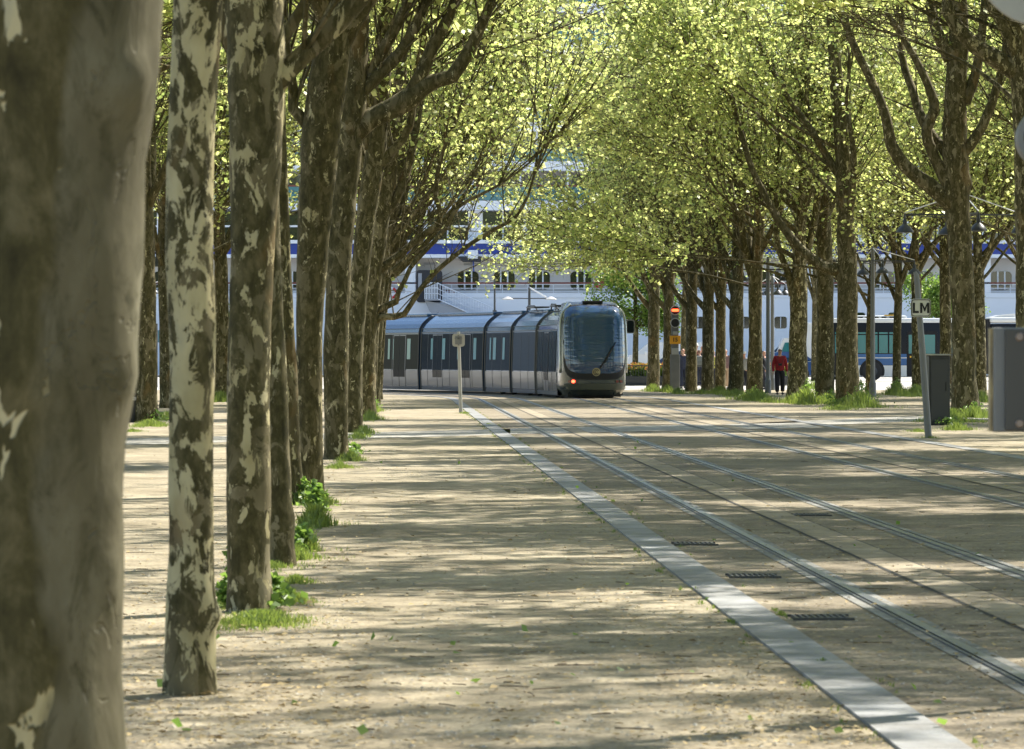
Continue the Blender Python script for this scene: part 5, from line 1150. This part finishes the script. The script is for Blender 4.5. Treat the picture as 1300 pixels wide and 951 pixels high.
person(883.5, 190, 1.90, 0.3, 'taller person with a pale cap behind the backpack wearer', (.30, .05, .05), (.02, .02, .04), (.3, .2, .1), hat=(.7, .68, .62))
person(891.8, 189, 1.84, -.6, 'blond person beside the backpack wearer', (.02, .02, .03), (.02, .02, .03), (.50, .38, .18))
person(905.5, 186, 1.68, .4, 'person in a yellowish top between two slim trunks', (.35, .33, .06), (.02, .025, .05), (.45, .35, .22))
person(921, 182, 1.78, 0.2, 'person in a patterned top and beige trousers', (.20, .12, .11), (.42, .30, .20), (.30, .20, .14), armf=(.0, .15))
person(944.5, 176, 1.66, -.5, 'person in a pale grey top and dark trousers with a white cap', (.32, .33, .35), (.015, .018, .03), (.5, .5, .5), hat=(.7, .7, .7), walk=.2)
person(969.8, 180, 1.72, .9, 'person in black half hidden left of the lamp post', (.012, .012, .015), (.012, .012, .02), (.04, .03, .02))
person(867, 184, 1.80, .2, 'person in dark navy beside the tram signal post', (.02, .025, .05), (.015, .02, .04), (.05, .04, .03))
# ------------------------------------------------------------------ grass, weeds, litter
rg = random.Random(99)
def blades(name, spots, m, label):
    V = []; Fc = []
    for (x, y, rx, ry, h, n) in spots:
        for _ in range(int(n * 1.5)):
            a = rg.uniform(0, 6.283); q_ = min(1.6, abs(rg.gauss(0, .62))) * (1 + .55 * math.sin(a * 3 + x * 7) + .3 * math.sin(a * 7 + y)); px_, py_ = x + rx * q_ * math.cos(a), y + ry * q_ * math.sin(a)
            hh = (h if h < .2 else .2 + (h - .2) * .45) * rg.uniform(.3, 1.1) * max(.25, 1.1 - .6 * q_); w = hh * rg.uniform(.02, .045) + .003; t = rg.uniform(0, 6.283); lx, ly = rg.gauss(0, .25) * hh, rg.gauss(0, .25) * hh
            dx, dy = w * math.cos(t), w * math.sin(t); z0 = gz(py_) - .01; b0 = len(V)
            V += [(px_ - dx, py_ - dy, z0), (px_ + dx, py_ + dy, z0), (px_ + dx * .7 + lx * .4, py_ + dy * .7 + ly * .4, z0 + hh * .6), (px_ - dx * .7 + lx * .4, py_ - dy * .7 + ly * .4, z0 + hh * .6), (px_ + lx, py_ + ly, z0 + hh)]
            Fc += [(b0, b0 + 1, b0 + 2, b0 + 3), (b0 + 3, b0 + 2, b0 + 4)]
    o = MB(); o.v = V; o.f = Fc; ob = o.build(name, m); tag(ob, label, 'grass', kind='stuff'); return ob
sp = []
def tuft(x, y, wpx, h, n, dyr=1.0):
    p = G(x, y); k = p.y / F; sp.append((p.x, p.y, wpx * k / 2, wpx * k / 2 * dyr, h, n))
for a in ((330, 790, 120, .08, 3600, 3.0), (365, 765, 60, .10, 1500, 2), (375, 740, 60, .07, 700, 2), (372, 710, 70, .12, 900, 2), (400, 668, 50, .22, 900, 3), (395, 640, 45, .25, 700, 3), (385, 700, 40, .2, 500, 2), (410, 640, 50, .10, 500, 4), (300, 768, 90, .08, 900, 2.2), (345, 720, 110, .06, 900, 3),
          (445, 585, 40, .16, 700, 3), (432, 594, 46, .10, 600, 3), (463, 552, 34, .2, 500, 6), (455, 556, 40, .12, 500, 6), (473, 523, 28, .35, 500, 8), (470, 533, 34, .3, 500, 8), (466, 515, 30, .4, 400, 8),
          (190, 541, 60, .16, 1200, 4), (215, 533, 50, .3, 500, 4), (168, 548, 40, .08, 500, 4), (280, 510, 26, .6, 500, 6), (590, 525, 26, .07, 260, 5), (620, 539, 18, .05, 160, 5),
          (829, 497, 30, .5, 600, 6), (848, 498, 26, .5, 500, 6), (862, 500, 30, .35, 500, 6), (890, 500, 40, .25, 400, 6), (915, 500, 50, .45, 800, 6), (934, 503, 50, .4, 700, 5), (958, 508, 60, .55, 1400, 5), (975, 511, 30, .2, 300, 5),
          (1012, 512, 52, .5, 900, 5), (1024, 513, 34, .9, 700, 5), (1040, 512, 36, .3, 500, 5), (1050, 512, 40, .5, 600, 4), (1075, 516, 60, .4, 1100, 4), (1093, 517, 50, .8, 1100, 4), (1065, 520, 70, .15, 700, 3), (1034, 494, 30, .6, 400, 6), (1104, 503, 30, .25, 300, 6),
          (1138, 501, 34, .8, 900, 6), (1163, 502, 44, .7, 900, 6), (1152, 503, 60, .2, 500, 6), (1245, 510, 36, .6, 600, 6), (1205, 536, 90, .22, 1500, 2.4), (1236, 530, 64, .38, 1400, 3), (1215, 546, 50, .18, 600, 2), (1165, 548, 44, .08, 400, 3), (1180, 556, 36, .07, 250, 3),
          (1045, 842, 24, .04, 120, 2), (992, 782, 24, .045, 160, 2), (1210, 530, 40, .3, 500, 3)): tuft(*a)
blades('grass', sp, M['grass'], 'green grass tufts growing round the feet of the plane trees')
# sparse grass along the kerb
sp2 = []
for i in range(260):
    Y = rg.uniform(15, 120); v = 1.93 + rg.gauss(0, .035) if rg.random() < .7 else 2.29 + abs(rg.gauss(0, .03)); sp2.append((v - SL * Y, Y, .05, .35, .035, int(rg.uniform(6, 40) * (1.8 if rg.random() < .3 else .5))))
blades('kerb_grass', sp2, M['grass'], 'sparse low grass along the pale kerb stones')
# leafy weeds
lv = []
for (x, y, w, h, n) in ((348, 772, 70, .20, 420), (330, 770, 40, .22, 160), (300, 745, 24, .42, 260), (290, 770, 26, .2, 160), (384, 700, 34, .22, 240), (402, 650, 40, .34, 420), (388, 640, 30, .28, 260), (440, 582, 36, .3, 300), (452, 578, 24, .2, 160), (476, 522, 20, .4, 260), (1093, 515, 50, .85, 700), (1055, 516, 24, .6, 260), (1025, 512, 32, .9, 400), (958, 506, 40, .5, 300), (1238, 528, 46, .4, 300), (1138, 501, 26, .8, 300), (1205, 540, 50, .2, 220), (200, 536, 40, .3, 200)):
    p = G(x, y); k = p.y / F
    for _ in range(int(n * .7)):
        a = rg.uniform(0, 6.283); q_ = abs(rg.gauss(0, .5)); lv.append((p.x + w * k / 2 * q_ * math.cos(a), p.y - .1 + w * k * .8 * q_ * math.sin(a), .02 + h * .8 * rg.random() ** .8 * max(.2, 1.1 - q_ * .7)))
tag(leaves_mesh('weeds', lv, .055, M['weed'], None, droop=-.4), 'broad leafy green weeds at the feet of the trunks', 'weeds', kind='stuff')
# litter of dry bud scales and fallen leaves lying on the gravel
V = []; Fc = []
for _ in range(26000):
    y = 460 + (951 - 460) * rg.random() ** .75; x = rg.uniform(-60, 1360); p = G(x, y); v = p.x + SL * p.y
    if 1.95 < v < 2.3: continue
    if rg.random() > (.95 if (abs(v + .9) < .8 or abs(v - 1.65) < .4 or v < -4) else .35): continue
    s = rg.uniform(.006, .022) * (1.5 if rg.random() < .06 else 1); t = rg.uniform(0, 6.283); z = .012 + gz(p.y) + rg.random() * .004; b0 = len(V); u = (math.cos(t) * s, math.sin(t) * s); w = (-u[1] * .55, u[0] * .55); zt = rg.uniform(0, .6) * s
    V += [(p.x - u[0], p.y - u[1], z), (p.x + w[0], p.y + w[1], z + zt), (p.x + u[0], p.y + u[1], z + zt * .5), (p.x - w[0], p.y - w[1], z + .002)]; Fc.append((b0, b0 + 1, b0 + 2, b0 + 3))
o = MB(); o.v = V; o.f = Fc; tag(o.build('leaf_litter', M['dry']), 'dry bud scales and leaf litter scattered on the gravel', 'litter', kind='stuff')

# pebbles, twigs and a few green fallen leaves
b = MB()
for _ in range(2600):
    y = 470 + (951 - 470) * rg.random() ** .7; x = rg.uniform(100, 1340); p = G(x, y); v = p.x + SL * p.y
    if 1.9 < v < 2.35: continue
    s = rg.uniform(.005, .016); t = rg.uniform(0, 3); c_, s_ = math.cos(t) * s, math.sin(t) * s; h_ = s * .6; z = .008
    b.add([(p.x - c_, p.y - s_, z), (p.x + s_, p.y - c_, z), (p.x + c_, p.y + s_, z), (p.x - s_, p.y + c_, z), (p.x, p.y, z + h_)], [(0, 1, 4), (1, 2, 4), (2, 3, 4), (3, 0, 4)])
tag(b.build('pebbles', mat('pebble', (.34, .31, .25), .85, var=.4, vscale=8)), 'small pebbles loose on the gravel', 'pebbles', kind='stuff')
b = MB()
for _ in range(170):
    y = 500 + 440 * rg.random(); p = G(rg.uniform(160, 1250), y); a = rg.uniform(0, 3.14); L = rg.uniform(.04, .22)
    m_ = p + Vector((math.cos(a) * L / 2 + rg.gauss(0, .01), math.sin(a) * L / 2, .012)); e_ = p + Vector((math.cos(a) * L, math.sin(a) * L, .01)); b.tube([p + Vector((0, 0, .012)), m_, e_], .003, 4)
tag(b.build('twigs', mat('twig', (.12, .09, .055), .9)), 'thin broken twigs lying on the gravel', 'twigs', kind='stuff')
lv = []
for _ in range(70):
    p = G(rg.uniform(180, 1250), 520 + 420 * rg.random()); lv.append((p.x, p.y, .02))
tag(leaves_mesh('fallen_leaves', lv, .045, M['weed'], None, droop=0, sizevar=.4), 'small fresh green leaves fallen on the gravel', 'fallen leaves', kind='stuff')
